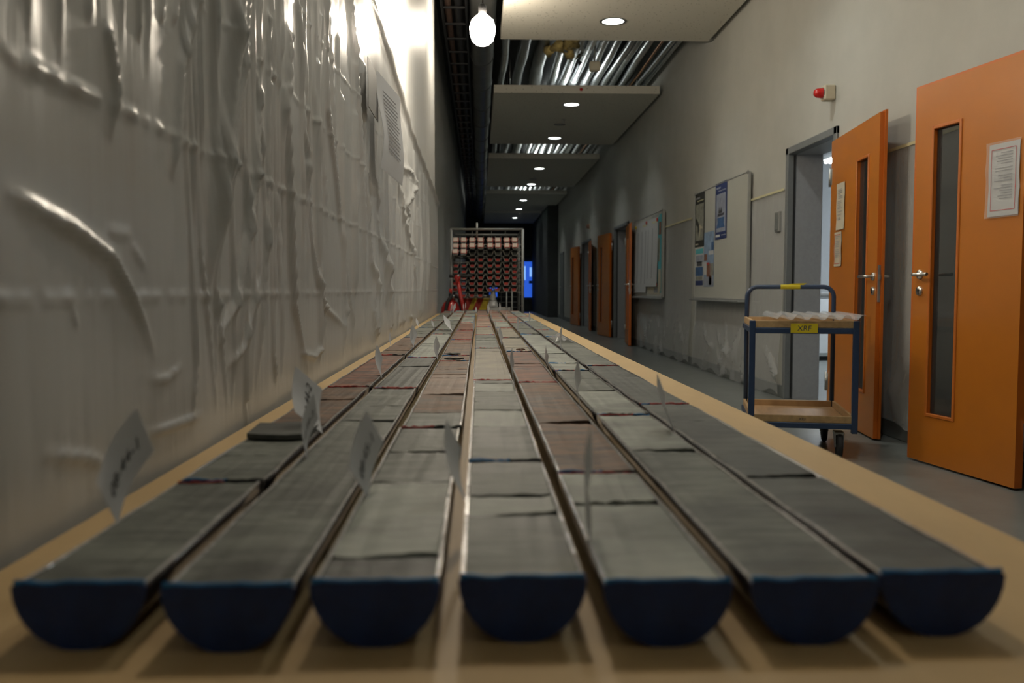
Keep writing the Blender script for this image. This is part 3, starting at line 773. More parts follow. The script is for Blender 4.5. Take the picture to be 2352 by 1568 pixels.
def piece_mesh(L, rng, rough0, rough1):
    """half-round rock piece; flat sawn top, uneven broken ends"""
    m = MB(); nx = 9; r = RI - .0006
    xs = [-r + 2 * r * i / (nx - 1) for i in range(nx)]
    j0 = [rng.uniform(0, rough0) for _ in xs]; j1 = [rng.uniform(0, rough1) for _ in xs]
    sl0, sl1 = rng.uniform(-.25, .25), rng.uniform(-.25, .25)
    vs = []
    dz = rng.uniform(-.0014, .0002)
    for lvl in (0, 1):
        for e in (0, 1):
            for i, x in enumerate(xs):
                yy = (j0[i] + (x + r) * max(0, sl0) * (rough0 > .002)) if e == 0 else L - j1[i] - (x + r) * max(0, sl1) * (rough1 > .002)
                yy += (0 if lvl == 0 else rng.uniform(-.4, .4) * (rough0 if e == 0 else rough1))
                z = dz + rng.uniform(-.0006, .0003) if lvl == 0 else -math.sqrt(max(0, r * r - x * x)) - 1e-4
                vs.append((x, min(max(yy, 0), L), z))
    fs = []
    T0, T1, B0, B1 = 0, nx, 2 * nx, 3 * nx
    for i in range(nx - 1):
        fs += [(T0 + i, T0 + i + 1, T1 + i + 1, T1 + i), (B0 + i + 1, B0 + i, B1 + i, B1 + i + 1), (T0 + i + 1, T0 + i, B0 + i, B0 + i + 1), (T1 + i, T1 + i + 1, B1 + i + 1, B1 + i)]
    m.add(vs, fs)
    return m
def cap_mesh(rng):
    m = MB(); po = halfprof(RO + .0013); n = len(po)
    top = [(-RO + 2 * RO * i / 10, .0012 + rng.uniform(-.0005, .0012)) for i in range(11)]
    poly = po + top[::-1][1:-1]
    m.prism(poly, 0, .004, 'y', 0)
    # rolled top rim, painted paler as if it catches the light
    m.tube([(x, .003, z) for x, z in top], .0022, 6, 1)
    return m
rng = random.Random(11)
caps = [cap_mesh(random.Random(i)).mesh('end_cap', ['cap_blue', 'cap_blue_lit']) for i in range(3)]
def seam_mesh(seed):
    r = random.Random(seed); m = MB(); po = halfprof(RO - .0008)
    top = [(-RO + .001 + 2 * (RO - .001) * i / 16, -.0004 + r.uniform(-.0010, .0012)) for i in range(17)]
    m.prism(po + top[::-1][1:-1], .0012, .0028, 'y', 2)
    cut = r.randint(3, 13); first = r.choice((0, 1, 1)); ys = [.002 + r.uniform(-.0018, .0018) for _ in top]
    segs = [(0, cut, first), (cut, 16, 2 if r.random() < .35 else 1 - first if r.random() < .5 else first)]
    for a_, b_, mi in segs:
        if b_ - a_ > 1: m.tube([(top[i][0], ys[i], top[i][1]) for i in range(a_, b_ + 1)], [r.uniform(.0008, .0021) for _ in range(a_, b_ + 1)], 6, mi)
    return m.mesh('end_cap', ['cap_blue_lit', 'cap_red', 'black_rubber'])
redcaps = [seam_mesh(i + 30) for i in range(9)]
ZC = TZ + RO + .0008
for ci, x in enumerate(cols):
    for si in range(len(ends[ci]) - 1):
        a, c = ends[ci][si], ends[ci][si + 1]
        c -= .012 if si < len(ends[ci]) - 2 else 0
        L = c - a
        zmid = next(k for lim, k in zones[ci] if (a + c) / 2 < lim)
        pos = 'nearest' if si == 0 else ('farthest' if si == len(ends[ci]) - 2 else ORD[si])
        tail = 'of the ' + colname[ci] if si in (0, len(ends[ci]) - 2) else 'from near end, ' + colname[ci]
        t = thing('core_section', '%s core half, %s %s' % (looks[zmid], pos, tail), 'core sample',
                  (x + (rng.uniform(-.0012, .0012)), a, ZC), rng.uniform(-.002, .002), 'sawn core halves on the long table')
        liner_mesh(L, rng).build('liner', ['liner', 'liner_cut'], t)
        obj('end_cap', rng.choice(caps if si == 0 else redcaps), t, (0, -.004, 0))
        obj('end_cap', rng.choice(redcaps), t, (0, L, 0))
        # rock pieces between zone limits and random breaks
        cuts = [a + .002] + [lim for lim, k in zones[ci] if a + .05 < lim < c - .05] + [c - .002]
        q = 0; full = []
        for u, v in zip(cuts[:-1], cuts[1:]):
            full.append(u)
            nb = max(0, int((v - u) / .30 * rng.uniform(.5, 1.2)))
            full += sorted(rng.uniform(u + .06, v - .06) for _ in range(nb)) if v - u > .2 else []
        full.append(cuts[-1])
        full = [full[0]] + [full[i] for i in range(1, len(full) - 1) if full[i] - full[i - 1] > .04] + [full[-1]]
        for u, v in zip(full[:-1], full[1:]):
            kind = next(k for lim, k in zones[ci] if (u + v) / 2 < lim)
            r0 = rng.choice([.0008, .001, .003, .008, .012]) if u > a + .003 else .0006
            r1 = rng.choice([.0008, .001, .003, .008]) if v < c - .003 else .0006
            piece_mesh(v - u, rng, r0, r1).build('core_piece', kind, t, (0, u - a, 0))
# a lifted slab on the left row, lumps of dirt at two joints, crumpled foil bag on the right row
def lump(name, label, cat, pos, size, material, seed, n=7, pl=None):
    r = random.Random(seed); m = MB(); sx, sy, sz = size
    prof = []
    nn = 10
    vs = []; fs = []
    for i in range(n):
        u = i / (n - 1); x = -sx / 2 + sx * u
        for j in range(nn):
            a = 2 * math.pi * j / nn; e = (math.sin(math.pi * min(max(u, .06), .94))) ** .5 * r.uniform(.65, 1.1)
            vs.append((x, sy / 2 * math.cos(a) * e + r.uniform(-.1, .1) * sy, sz / 2 * (1 + math.sin(a) * e) * r.uniform(.9, 1.1)))
    for i in range(n - 1):
        for j in range(nn): fs.append((i * nn + j, i * nn + (j + 1) % nn, (i + 1) * nn + (j + 1) % nn, (i + 1) * nn + j))
    fs += [tuple(range(nn))[::-1], tuple(range((n - 1) * nn, n * nn))]
    m.add(vs, fs)
    return tag(m.build(name, material, None, pos), label, cat)
t = thing('rock_chip', 'loose thin slab lying raised on the leftmost core row', 'rock', (-.268, 1.185, ZC + .0015), .04)
m = MB(); m.prism([(-.042, .012), (-.02, .001), (.012, -.006), (.04, .003), (.043, .10), (.015, .115), (-.02, .105), (-.044, .11)], .0, .0065, 'z'); m.build('slab', 'rock_dark', t)
lump('clay_lump', 'dark crumbly clay ridge at a joint in the third row', 'clay', (-.07, 2.50, ZC + .001), (.055, .018, .010), 'rock_dark', 4)
lump('clay_lump', 'dark clay crumb farther along the third row', 'clay', (-.08, 2.70, ZC + .001), (.05, .016, .008), 'rock_dark', 5)
lump('clay_lump', 'brown clay crumb on the joint of the third row from right', 'clay', (.135, 2.885, ZC + .001), (.03, .02, .008), 'rock_brown', 6)
r = random.Random(8); m = MB(); vs = []
for j in range(8):
    for i in range(6): vs.append((-.035 + .07 * i / 5, -.2 + .4 * j / 7, .002 + r.uniform(0, .02) * (0 < i < 5)))
m.add(vs, [(j * 6 + i, j * 6 + i + 1, j * 6 + i + 7, j * 6 + i + 6) for j in range(7) for i in range(5)])
tag(m.build('crumpled_bag', 'crinkled', None, (.322, 3.5, ZC + .001)), 'crumpled clear plastic bag lying on the rightmost core row', 'plastic bag')

# ================================================================ PAPER FLAGS
# (x, y, lean sideways, height, turn from facing the camera, writing)
flags = [(-.313,.775,.012,.093,54,'08-44-1'), (-.203,1.06,.005,.074,66,'08-44-3'), (-.22,1.266,-.048,.095,60,'08-44-2'), (-.107,.861,-.008,.079,64,'08-45-1'), (-.014,.845,-.019,.075,80,''), (.0865,.692,.002,.087,78,''),
 (.278,1.247,-.024,.081,72,''), (.179,1.549,-.006,.073,77,''), (.0785,1.898,-.009,.073,80,''), (-.2205,2.044,-.015,.073,80,''), (-.120,2.571,-.006,.065,72,''), (.1795,2.351,0,.061,76,''), (.0785,2.896,-.01,.079,80,''),
 (.277,2.974,0,.074,66,''), (-.219,2.95,-.001,.081,84,''), (-.225,3.107,-.006,.071,78,''), (-.3145,3.184,-.004,.05,84,''), (.277,3.823,-.013,.062,78,''), (.277,4.83,-.002,.078,74,''), (.179,5.564,-.003,.062,76,''),
 (-.120,4.282,-.058,.088,86,''), (-.0205,3.907,-.002,.071,80,''), (.0785,3.904,-.008,.065,78,''), (.179,4.098,-.002,.068,76,''), (.0785,5.568,0,.073,80,''), (-.22,4.475,-.015,.05,82,''), (-.3145,4.739,-.018,.05,84,''),
 (-.22,7.0,.01,.085,78,''), (-.215,7.5,.012,.085,78,''), (-.120,7.2,-.005,.085,78,''), (-.118,7.8,.004,.085,80,''), (.078,6.9,-.004,.085,78,''), (.0785,7.35,.002,.085,80,''), (.079,7.9,.006,.08,80,''), (.179,7.4,-.006,.085,78,''), (.179,7.9,.004,.085,80,''), (-.0205,7.2,-.004,.06,80,'')]
where = {}
gaps = [(-.3145, 'left of the leftmost core row'), (-.2205, 'between the first and second core rows'), (-.12, 'between the second and third core rows'), (-.0205, 'between the third and middle core rows'),
        (.0785, 'just right of the middle core row'), (.179, 'left of the second row from the right'), (.277, 'left of the rightmost core row')]
order = sorted(range(len(flags)), key=lambda i: flags[i][1]); rank = {}
for i in order:
    g = min(gaps, key=lambda q: abs(q[0] - flags[i][0])); where.setdefault(g[1], []).append(i); rank[i] = (g[1], len(where[g[1]]) - 1)
E1, E2 = .052, .067
for i, (x, y, lean, h, turn, txt) in enumerate(flags):
    k = h / .077
    g, n = rank[i]; last = n == len(where[g]) - 1
    lb = '%s white paper flag %s' % ('nearest' if n == 0 else ('farthest' if last else ORD[n] + ' nearest'), g)
    t = thing('paper_flag', lb, 'label', (x, y, ZC - .004), R(turn), 'white paper flags stuck between the cores')
    t.rotation_euler = (Matrix.Rotation(math.atan2(lean, h), 3, 'Y') @ Matrix.Rotation(R(84 + 7 * math.sin(i * 2.4) - (14 if i in (3, 6) else 0)), 3, 'Z')).to_euler()
    e1 = Vector((-.036, 0, .038)) * k; e2 = Vector((.049, 0, .0455)) * k
    m = MB(); nn = 8; vs = []
    for a in range(nn + 1):
        for c in range(2):
            p = e2 * (a / nn) + e1 * c; u = a / nn
            p.y = .0045 * k * math.sin(u * math.pi) + .002 * math.sin(i + u * 2)
            vs.append(p)
    fr = [(2 * a, 2 * a + 2, 2 * a + 3, 2 * a + 1) for a in range(nn)]
    m.add(vs, fr, 0, True); m.add([p + Vector((0, .0004, 0)) for p in vs], fr, 0, True)
    cd = m.build('card', 'flag_paper', t)
    if txt:
        o = lettering('handwriting', txt, .0155 * k, 'ink', cd, (0, 0, 0), (0, 0, 0), .25)
        mid = e1 * .45 + e2 * .5
        M = Matrix.Identity(4); ex = e2.normalized(); ez = Vector((0, -1, 0)); ey = ez.cross(ex)
        M.col[0][:3] = ex; M.col[1][:3] = ey; M.col[2][:3] = ez
        # drape the ink on the bowed card
        me = o.data; me.transform(M)
        for vv in me.vertices:
            p = vv.co + mid; u = max(0, min(1, p.dot(ex) / e2.length))
            vv.co = (p.x, .0045 * k * math.sin(u * math.pi) + .002 * math.sin(i + u * 2) - .0006, p.z)
        me.update()

# ================================================================ RIGHT WALL
# whiteboards: face looks to -X. local: x out of the wall is negative, y along the corridor, z up
def whiteboard(label, y0, y1, z0, z1):
    t = thing('whiteboard', label, 'whiteboard', (WX - .020, (y0 + y1) / 2, (z0 + z1) / 2)); w, h = (y1 - y0) / 2, (z1 - z0) / 2
    MB().box((-.03, -w, -h), (-.004, w, h)).build('surface', 'board_white', t)
    for (lo, hi) in (((-.034, -w - .012, -h), (-.002, -w + .006, h)), ((-.034, w - .006, -h), (-.002, w + .012, h)), ((-.034, -w, h - .004), (-.002, w, h + .010)), ((-.034, -w, -h - .010), (-.002, w, -h + .004))):
        MB().cbox(lo, hi, .003).build('frame_rail', 'alu', t)
    MB().cbox((-.10, -w + .05, -h - .03), (-.004, w - .02, -h - .012), .005).build('pen_tray', 'alu', t)
    for y in (-w, w):
        for z in (-h, h): MB().cbox((-.037, y - .018, z - .018), (-.03, y + .018, z + .018), .003).build('corner_cap', 'grey_plastic', t)
    return t
whiteboard('large whiteboard with posters on its far half', 8.64, 10.76, .85, 2.085)
whiteboard('smaller whiteboard covered by white schedule sheets', 12.66, 14.9, .84, 2.07)
def sheet_on_wall(name, label, cat, y0, y1, z0, z1, material, prints, group=None, x=WX - .0515, curl=0.0):
    """y0 near, y1 far; prints in 0..1 of the width (0 = far/left in view) and height (0 = bottom)"""
    W, H = y1 - y0, z1 - z0
    t = thing(name, label, cat, (x, y1, z0), 0, group)
    m = MB()
    vs = []; n = 8
    for k in range(n + 1):
        z = H * k / n; c = -curl * (1 - k / n) ** 2
        vs += [(-.0015 + c, 0, z), (-.0015 + c, -W, z)]
    fr = [(2 * k, 2 * k + 1, 2 * k + 3, 2 * k + 2) for k in range(n)]
    m.add(vs, fr); m.add([(p[0] + .0013, p[1], p[2]) for p in vs], fr); t_sheet = m.build('sheet', material, t)
    for (nm, mt, u0, u1, v0, v1) in prints:
        c = lambda v: -curl * (1 - v) ** 2
        q = MB(); mid = (v0 + v1) / 2
        q.add([(-.0022 + c(v0), -u0 * W, v0 * H), (-.0022 + c(v0), -u1 * W, v0 * H), (-.0022 + c(mid), -u1 * W, mid * H), (-.0022 + c(v1), -u1 * W, v1 * H), (-.0022 + c(v1), -u0 * W, v1 * H), (-.0022 + c(mid), -u0 * W, mid * H)],
              [(0, 1, 2, 5), (5, 2, 3, 4)]); q.build(nm, mt, t_sheet)
    return t_sheet
def poly_print(t, nm, mt, W, H, poly, x=-.003):
    q = MB(); q.add([(x, -u * W, v * H) for u, v in poly], [tuple(range(len(poly)))]); q.build(nm, mt, t)
g = 'posters on the large whiteboard'
t = sheet_on_wall('poster', 'tall black poster with a grey picture', 'poster', 10.29, 10.74, 1.45, 2.08, 'black_print',
    [('picture', 'grey_print', .08, .92, .12, .80), ('title', 'ink_grey', .1, .5, .90, .93), ('title', 'pale_tape', .25, .9, .85, .865), ('logo', 'paper_cream', .08, .38, .04, .065)], g)
W, H = .45, .63
poly_print(t, 'dark_shape', 'black_print', W, H, [(.1, .55), (.25, .52), (.45, .42), (.5, .3), (.35, .25), (.3, .38), (.12, .42)])
poly_print(t, 'pale_shape', 'paper_cream', W, H, [(.45, .42), (.8, .36), (.78, .33), (.6, .34), (.55, .2), (.45, .14), (.5, .3)])
t = sheet_on_wall('poster', 'tall navy poster with a dark sailing ship', 'poster', 9.36, 9.82, 1.49, 2.10, 'navy_print',
    [('picture', 'mist_print', .1, .9, .13, .80), ('title', 'mist_print', .08, .45, .895, .925), ('title', 'mist_print', .25, .92, .845, .862), ('logo', 'paper', .06, .42, .045, .085), ('print_line', 'mist_print', .55, .95, .06, .075)], g)
W, H = .46, .61
poly_print(t, 'ship_hull', 'ink', W, H, [(.22, .40), (.75, .41), (.8, .46), (.7, .45), (.24, .45)])
for u in (.32, .45, .58, .68): poly_print(t, 'mast', 'ink', W, H, [(u - .012, .44), (u + .012, .44), (u + .006, .72 - abs(u - .45) * .6), (u - .006, .72 - abs(u - .45) * .6)])
for u in (.38, .52): poly_print(t, 'sail', 'black_print', W, H, [(u - .07, .46), (u + .06, .46), (u + .01, .58)])
poly_print(t, 'water_reflection', 'blue_print', W, H, [(.2, .38), (.8, .38), (.75, .28), (.85, .2), (.12, .2), (.25, .3)])
t = sheet_on_wall('poster', 'collage poster of photographs below the navy poster', 'poster', 9.86, 10.30, .98, 1.60, 'sky_print',
    [('photo', 'blue_print', .75, .98, .66, .80), ('photo', 'paper', .5, .98, .58, .65), ('photo', 'brown_print', .04, .35, .48, .60), ('photo', 'sky_print', .4, .75, .46, .58), ('photo', 'paper', .02, .3, .22, .46),
     ('photo', 'brown_print', .3, .68, .18, .42), ('photo', 'grey_print', .70, .98, .2, .42), ('photo', 'mist_print', .02, .98, .01, .17), ('photo', 'brown_print', .55, .80, .03, .2)], g)
poly_print(t, 'red_roof', 'ink_red', .44, .62, [(.3, .44), (.62, .44), (.5, .40), (.34, .40)], -.0035)
sheet_on_wall('poster', 'small blue poster with turquoise header at lower left', 'poster', 10.32, 10.70, .985, 1.44, 'paper',
    [('header', 'cyan_print', .03, .97, .84, .97), ('photo', 'mist_print', .06, .94, .62, .80), ('photo', 'ink', .2, .85, .52, .64), ('text_block', 'blue_print', .04, .96, .27, .50), ('photo', 'grey_print', .1, .9, .16, .26), ('text_block', 'navy_print', .04, .96, .02, .15)], g)
g = 'schedule sheets on the smaller whiteboard'
cl = lambda us: [('column_rule', 'ink_grey', u, u + .045, .12, .86) for u in us]
sheet_on_wall('schedule_sheet', 'long white schedule sheet at the far side of board', 'paper sheet', 13.80, 14.82, .90, 2.02, 'paper', cl((.2, .55, .85)) + [('title', 'pale_tape', .6, .95, .92, .945)], g, curl=.02)
sheet_on_wall('schedule_sheet', 'white schedule sheet with red pins, near side of board', 'paper sheet', 12.95, 13.85, .99, 2.00, 'paper', cl((.15, .52)) + [('title', 'pale_tape', .5, .9, .93, .955)], g, x=WX - .055, curl=.02)
sheet_on_wall('schedule_sheet', 'narrow poster strip behind the schedule sheets', 'paper sheet', 12.72, 13.0, .90, 2.03, 'cyan_print', [('picture', 'paper_cream', .2, .9, .02, .3), ('picture', 'grey_print', .1, .6, .4, .7), ('picture', 'brown_print', .3, .9, .74, .9)], g, x=WX - .0508)
sheet_on_wall('schedule_sheet', 'small printed slip below the near schedule sheet', 'paper sheet', 12.82, 13.75, .875, 1.0, 'paper_cream', [('stamp', 'ink_grey', .55, .85, .2, .8)], g, x=WX - .0518)
t = thing('heading_strip', 'strip with dark blurred heading along the top of smaller whiteboard', 'paper strip', (WX - .053, 13.2, 2.03))
hs_ = MB().box((-.001, -.30, -.03), (0, .30, .03)).build('strip', 'board_white', t)
for q in range(9): MB().box((-.002, -.27 + q * .06, -.02), (-.001, -.235 + q * .06, .02 - .006 * (q % 3))).build('blurred_character', 'ink_grey', hs_)
for k, (y, z, mt, lb) in enumerate(((14.75, 1.96, 'yellow_plastic', 'yellow magnet at the far top corner'), (13.82, 1.975, 'red_plastic', 'red magnet at the middle top'), (12.99, 1.965, 'red_plastic', 'red magnet at the near top corner'), (13.0, 1.02, 'red_plastic', 'red magnet at the near bottom corner'), (13.83, 1.03, 'brown_print', 'brown magnet at the middle bottom'), (14.76, .93, 'brown_print', 'brown magnet at the far bottom corner'))):
    m = MB(); m.lathe([(0, -.014), (.022, -.014), (.027, -.008), (.027, 0)], 14, 'x'); tag(m.build('board_magnet', mt, None, (WX - .060, y, z)), lb + ' of the schedule sheets', 'magnet', 'magnets holding the schedule sheets')

# alarm lamp, small sensor, switch
t = thing('alarm_lamp', 'red domed alarm lamp on a beige box high on the right wall', 'alarm lamp', (WX, 6.69, 2.42))
MB().cbox((-.085, -.045, -.06), (0, .045, .05), .008).build('housing', 'beige_plastic', t)
m = MB(); m.lathe([(0, -.155), (.02, -.15), (.034, -.13), (.038, -.10), (.038, -.085)], 18, 'x', (0, 0, -.005)); m.build('red_dome', 'red_lens', t)
MB().lathe([(.043, -.09), (.043, -.082)], 18, 'x', (0, 0, -.005)).build('collar', 'grey_plastic', t)
t = thing('wall_sensor', 'small brown sensor on the wall above the far orange doors', 'sensor', (WX, 21.4, 2.45))
m = MB(); m.lathe([(0, -.09), (.05, -.08), (.06, -.02), (.06, 0)], 14, 'x'); m.build('body', 'brown_print', t); MB().cbox((-.02, -.07, -.07), (0, .07, .07), .004).build('base', 'beige_plastic', t)
t = thing('key_box', 'flat grey plate on the wall left of the open door', 'wall box', (WX, 7.85, 1.545))
MB().cbox((-.03, -.06, -.09), (0, .06, .09), .006).build('housing', 'grey_plastic', t); MB().cbox((-.034, -.045, -.075), (-.03, .045, .075), .003).build('cover', 'skirting', t)

# clear film taped to the right wall
def wall_film(label, y0, y1, z1, z0, seed, crumple=.5, tape=True):
    t = thing('plastic_film', label, 'plastic film', (WX, y0, 0), 0, 'plastic films taped to the right wall')
    r = np.random.RandomState(seed); ny_, nz_ = max(30, int((y1 - y0) * 28)), 60
    yy, zz = np.meshgrid(np.linspace(0, y1 - y0, ny_), np.linspace(z0, z1, nz_), indexing='ij')
    d = .010 + .003 * np.sin(yy * 7 + seed) * np.sin(zz * 2)
    low = np.clip((crumple + .25 - zz) / .5, 0, 1)
    for k in range(26):
        a, c = r.uniform(0, y1 - y0), r.uniform(z0, crumple + .25); th = r.uniform(-1.2, 1.2); s = (yy - a) * math.cos(th) + (zz - c) * math.sin(th); u = -(yy - a) * math.sin(th) + (zz - c) * math.cos(th)
        d += low * r.uniform(.02, .055) * np.exp(-(s / .02) ** 2 - (u / r.uniform(.08, .3)) ** 2)
    for k in range(7):
        a = r.uniform(0, y1 - y0); d += .005 * np.exp(-((yy - a - .1 * np.sin(zz * 2 + k)) / .02) ** 2) * np.clip(1.4 - abs(zz - .8), 0, 1)
    d += low * .035
    V = np.stack([-d, yy, zz + low * .03 * np.sin(yy * 9)], -1).reshape(-1, 3)
    q = np.arange(ny_ - 1)[:, None] * nz_ + np.arange(nz_ - 1)[None, :]
    F = np.stack([q, q + nz_, q + nz_ + 1, q + 1], -1).reshape(-1, 4)
    me = bpy.data.meshes.new('film'); me.from_pydata(V.tolist(), [], F.tolist()); me.materials.append(MATS['loose_film']); me.polygons.foreach_set('use_smooth', [True] * len(F)); me.update()
    obj('film', me, t)
    if tape: MB().cbox((-.022, 0, z1 - .012), (-.018, y1 - y0, z1 + .008), .001).build('tape_strip', 'pale_tape', t)
wall_film('clear film with yellow tape between door frame and large whiteboard', 7.70, 10.85, 1.815, .03, 2, .55)
wall_film('clear film with crumpled hem under the smaller whiteboard', 11.05, 14.7, 1.83, .03, 3, .5)
wall_film('clear film taped to the wall behind the two near open doors', 4.75, 6.5, 1.84, .10, 4, .2)

# notices on the near doors (kept flat on the leaf faces)
def on_leaf(leafobj, W, A, root, label, u0, u1, z0, z1, material, seed, sleeve=False):
    """u measured from the free edge in metres along the leaf"""
    M = Matrix.Translation(Vector(root.location) + Vector(leafobj.location)) @ Matrix.Rotation(A, 4, 'Z')
    fx = faceX
    p = M @ Vector((fx, W - u1, z0))
    t = thing('door_notice', label, 'notice', p, A)
    w, h = u1 - u0, z1 - z0; s = fs_
    m = MB(); n = 8; vs = []
    for k in range(n + 1):
        z = h * k / n; c = s * (.003 + .004 * abs(math.sin(k * .7 + seed)))
        vs += [(c, 0, z), (c + s * .001, w, z)]
    fr = [(2 * k, 2 * k + 1, 2 * k + 3, 2 * k + 2) for k in range(n)]
    m.add(vs, fr, 0, True); m.add([(x - s * .0012, y, z) for x, y, z in vs], fr, 0, True); pp = m.build('paper', material, t)
    L = MB(); rr = random.Random(seed); zz = h * .86; c = s * .0085
    while zz > h * .2:
        ln = rr.uniform(.35, .62) * w; L.box((c - .0002, w * .2, zz), (c + .0002, w * .2 + ln, zz + .004)); zz -= .0125 if rr.random() > .2 else .022
    L.build('printed_lines', 'ink_grey', pp)
    if sleeve or seed == 2:
        B = MB(); e = .004
        for lo, hi in (((.1, .08), (.9, .08)), ((.1, .92), (.9, .92))): B.box((c - .0002, w * lo[0], h * lo[1] - e / 2), (c + .0002, w * hi[0], h * lo[1] + e / 2))
        for uu in (.1, .9): B.box((c - .0002, w * uu - e / 2, h * .08), (c + .0002, w * uu + e / 2, h * .92))
        B.build('red_border', 'ink_red', pp)
    if sleeve:
        B = MB(); vs2 = [(x + s * .007 + s * .003 * math.sin(k * 1.9), y + (-.012 if y == 0 else .012), z * 1.05 - .008) for k, (x, y, z) in enumerate(vs)]; B.add(vs2, fr, 0, True); B.build('clear_sleeve', 'sleeve', t)
# leaf faces looking into the corridor: local x = -t side or 0 side depending on which way the leaf is turned
_t = .042
for (lf, W, A, root, args) in (
    (d1leaf, D1W, D1A, door_a, [('white list in a clear sleeve with red border on the nearest orange door', .575, .775, 1.30, 1.645, 'paper', 1, True)]),
    (d2leaf, D2W, D2A, door_b, [('cream sheet on the second orange door', .74, .95, 1.375, 1.705, 'paper_cream', 5, False), ('smaller red-bordered sheet below the cream sheet on orange door', .80, .985, 1.115, 1.36, 'paper_cream', 2, False)])):
    nrm = Matrix.Rotation(A, 3, 'Z') @ Vector((1, 0, 0))
    if nrm.x < 0: faceX, fs_ = 0.0, 1
    else: faceX, fs_ = -_t, -1
    for a in args: on_leaf(lf, W, A, root, *a)

# ================================================================ LABORATORY GLIMPSED THROUGH THE DOOR
t = thing('ceiling_tube', 'bright fluorescent tube fitting inside the lit laboratory', 'light', (4.6, 11.0, 2.62))
MB().cbox((-.06, -.75, .02), (.06, .75, .08), .01).build('housing', 'white_plastic', t)
m = MB()
m.tube([(-.03, -.72, 0), (-.03, .72, 0)], .016, 10); m.tube([(.03, -.72, 0), (.03, .72, 0)], .016, 10); m.build('tubes', 'lab_tube', t)
t = thing('lab_cabinet', 'tall white laboratory cabinet seen through the doorway', 'cabinet', (4.62, 12.0, 0))
MB().cbox((-.42, -.3, .06), (.5, .3, .86), .006).build('body', 'white_plastic', t); MB().cbox((-.45, -.33, .86), (.53, .33, .90), .006).build('worktop', 'grey_plastic', t)
for x in (-.40, .055): MB().cbox((x, -.32, .10), (x + .44, -.302, .82), .004).build('door', 'lab_white', t)
MB().box((-.40, -.25, 0), (.48, .25, .06)).build('plinth', 'black', t)
t = thing('lab_instrument', 'black and red instrument with yellow knob in the laboratory', 'instrument', (4.36, 11.9, .905))
MB().cbox((-.12, -.14, 0), (.12, .14, .12), .01).build('base', 'black', t); MB().tube([(-.02, 0, .1), (-.02, 0, .78)], .035, 12).build('column', 'black', t)
MB().tube([(-.1, -.1, .2), (.1, -.12, .36)], .03, 10).build('arm', 'red_plastic', t)
m = MB(); m.lathe([(0, -.16), (.055, -.16), (.06, -.14), (.06, -.05), (0, -.05)], 16, 'y', (-.02, 0, .56)); m.build('knob', 'yellow_plastic', t)

# ================================================================ BLUE TROLLEY
t = thing('trolley', 'blue steel two-shelf trolley with plywood trays and push handle', 'trolley', (1.895, 5.265, 0), R(-13.5))
HW, HL = .277, .37
for (x, y, z1) in ((-HW, -HL, .775), (HW, -HL, .775)):
    MB().cbox((x - .0165, y - .0165, .15), (x + .0165, y + .0165, z1), .003).build('leg', 'trolley_blue', t)
m = MB()
arc = []
rr = .065; hx = HW - .012; top = .965
pts = [(-hx, HL, .15), (-hx, HL, top - rr)]
for k in range(1, 8): a = math.pi - k * math.pi / 16; pts.append((-hx + rr + rr * math.cos(a), HL, top - rr + rr * math.sin(a)))
pts.append((-hx + rr, HL, top)); pts.append((hx - rr, HL, top))
for k in range(1, 8): a = math.pi / 2 - k * math.pi / 16; pts.append((hx - rr + rr * math.cos(a), HL, top - rr + rr * math.sin(a)))
pts += [(hx, HL, top - rr), (hx, HL, .15)]
m.tube(pts, .0145, 12); m.build('push_handle', 'trolley_blue', t)
for z, nm in ((.735, 'upper'), (.205, 'lower')):
    f = MB()
    f.cbox((-HW, -HL - .014, z - .032), (HW, -HL + .014, z), .003); f.cbox((-HW, HL - .014, z - .032), (HW, HL + .014, z), .003)
    f.cbox((-HW - .014, -HL, z - .032), (-HW + .014, HL, z), .003); f.cbox((HW - .014, -HL, z - .032), (HW + .014, HL, z), .003)
    f.build('shelf_frame', 'trolley_blue', t)
    MB().box((-HW + .014, -HL + .014, z - .012), (HW - .014, HL - .014, z + .002)).build('shelf_board', 'ply', t)
    hi = z + .04
    for lo, h_ in (((-HW - .004, -HL - .006, z), (HW + .004, -HL + .012, hi)), ((-HW + .02, HL - .034, z), (HW - .02, HL - .017, hi)), ((-HW - .004, -HL + .012, z), (-HW + .012, HL - .017, hi)), ((HW - .012, -HL + .012, z), (HW + .004, HL - .017, hi))):
        MB().cbox(lo, h_, .002).build('shelf_rim', 'ply_edge' if lo[1] < -HL else 'ply', t)
for (x, y) in ((-HW + .07, -HL + .08), (HW - .07, -HL + .08), (-HW + .07, HL - .08), (HW - .07, HL - .08)):
    c = MB(); c.lathe([(0, -.016), (.05, -.016), (.068, -.013), (.072, -.008), (.072, .008), (.068, .013), (.05, .016), (0, .016)], 22, 'x', (x, y - .03, .072))
    w = c.build('caster_wheel', 'black_rubber', t)
    k = MB()
    for s in (-1, 1): k.prism([(y - .048, .066), (y - .014, .066), (y + .03, .135), (y - .045, .135)], x + s * .022 - .002, x + s * .022 + .002, 'x')
    k.cbox((x - .026, y - .05, .134), (x + .026, y + .04, .15), .002); k.tube([(x - .026, y - .03, .072), (x + .026, y - .03, .072)], .008, 8); k.build('caster_fork', 'zinc', t)
yt = MB().cbox((-.072, -HL - .0185, .708), (.072, -HL - .0165, .760), .0005).build('tape_label', 'yellow_tape', t)
lettering('handwriting', 'XRF', .042, 'ink', yt, (0, -HL - .0190, .732), (R(90), 0, 0), .1)
lettering('shelf_mark', 'XRF', .022, 'ink', t, (0, -HL - .0068, .224), (R(90), 0, 0), .1)
MB().lathe([(.0155, -.06), (.0158, .06)], 14, 'x', (0, HL, top)).build('handle_tape', 'yellow_tape', t)
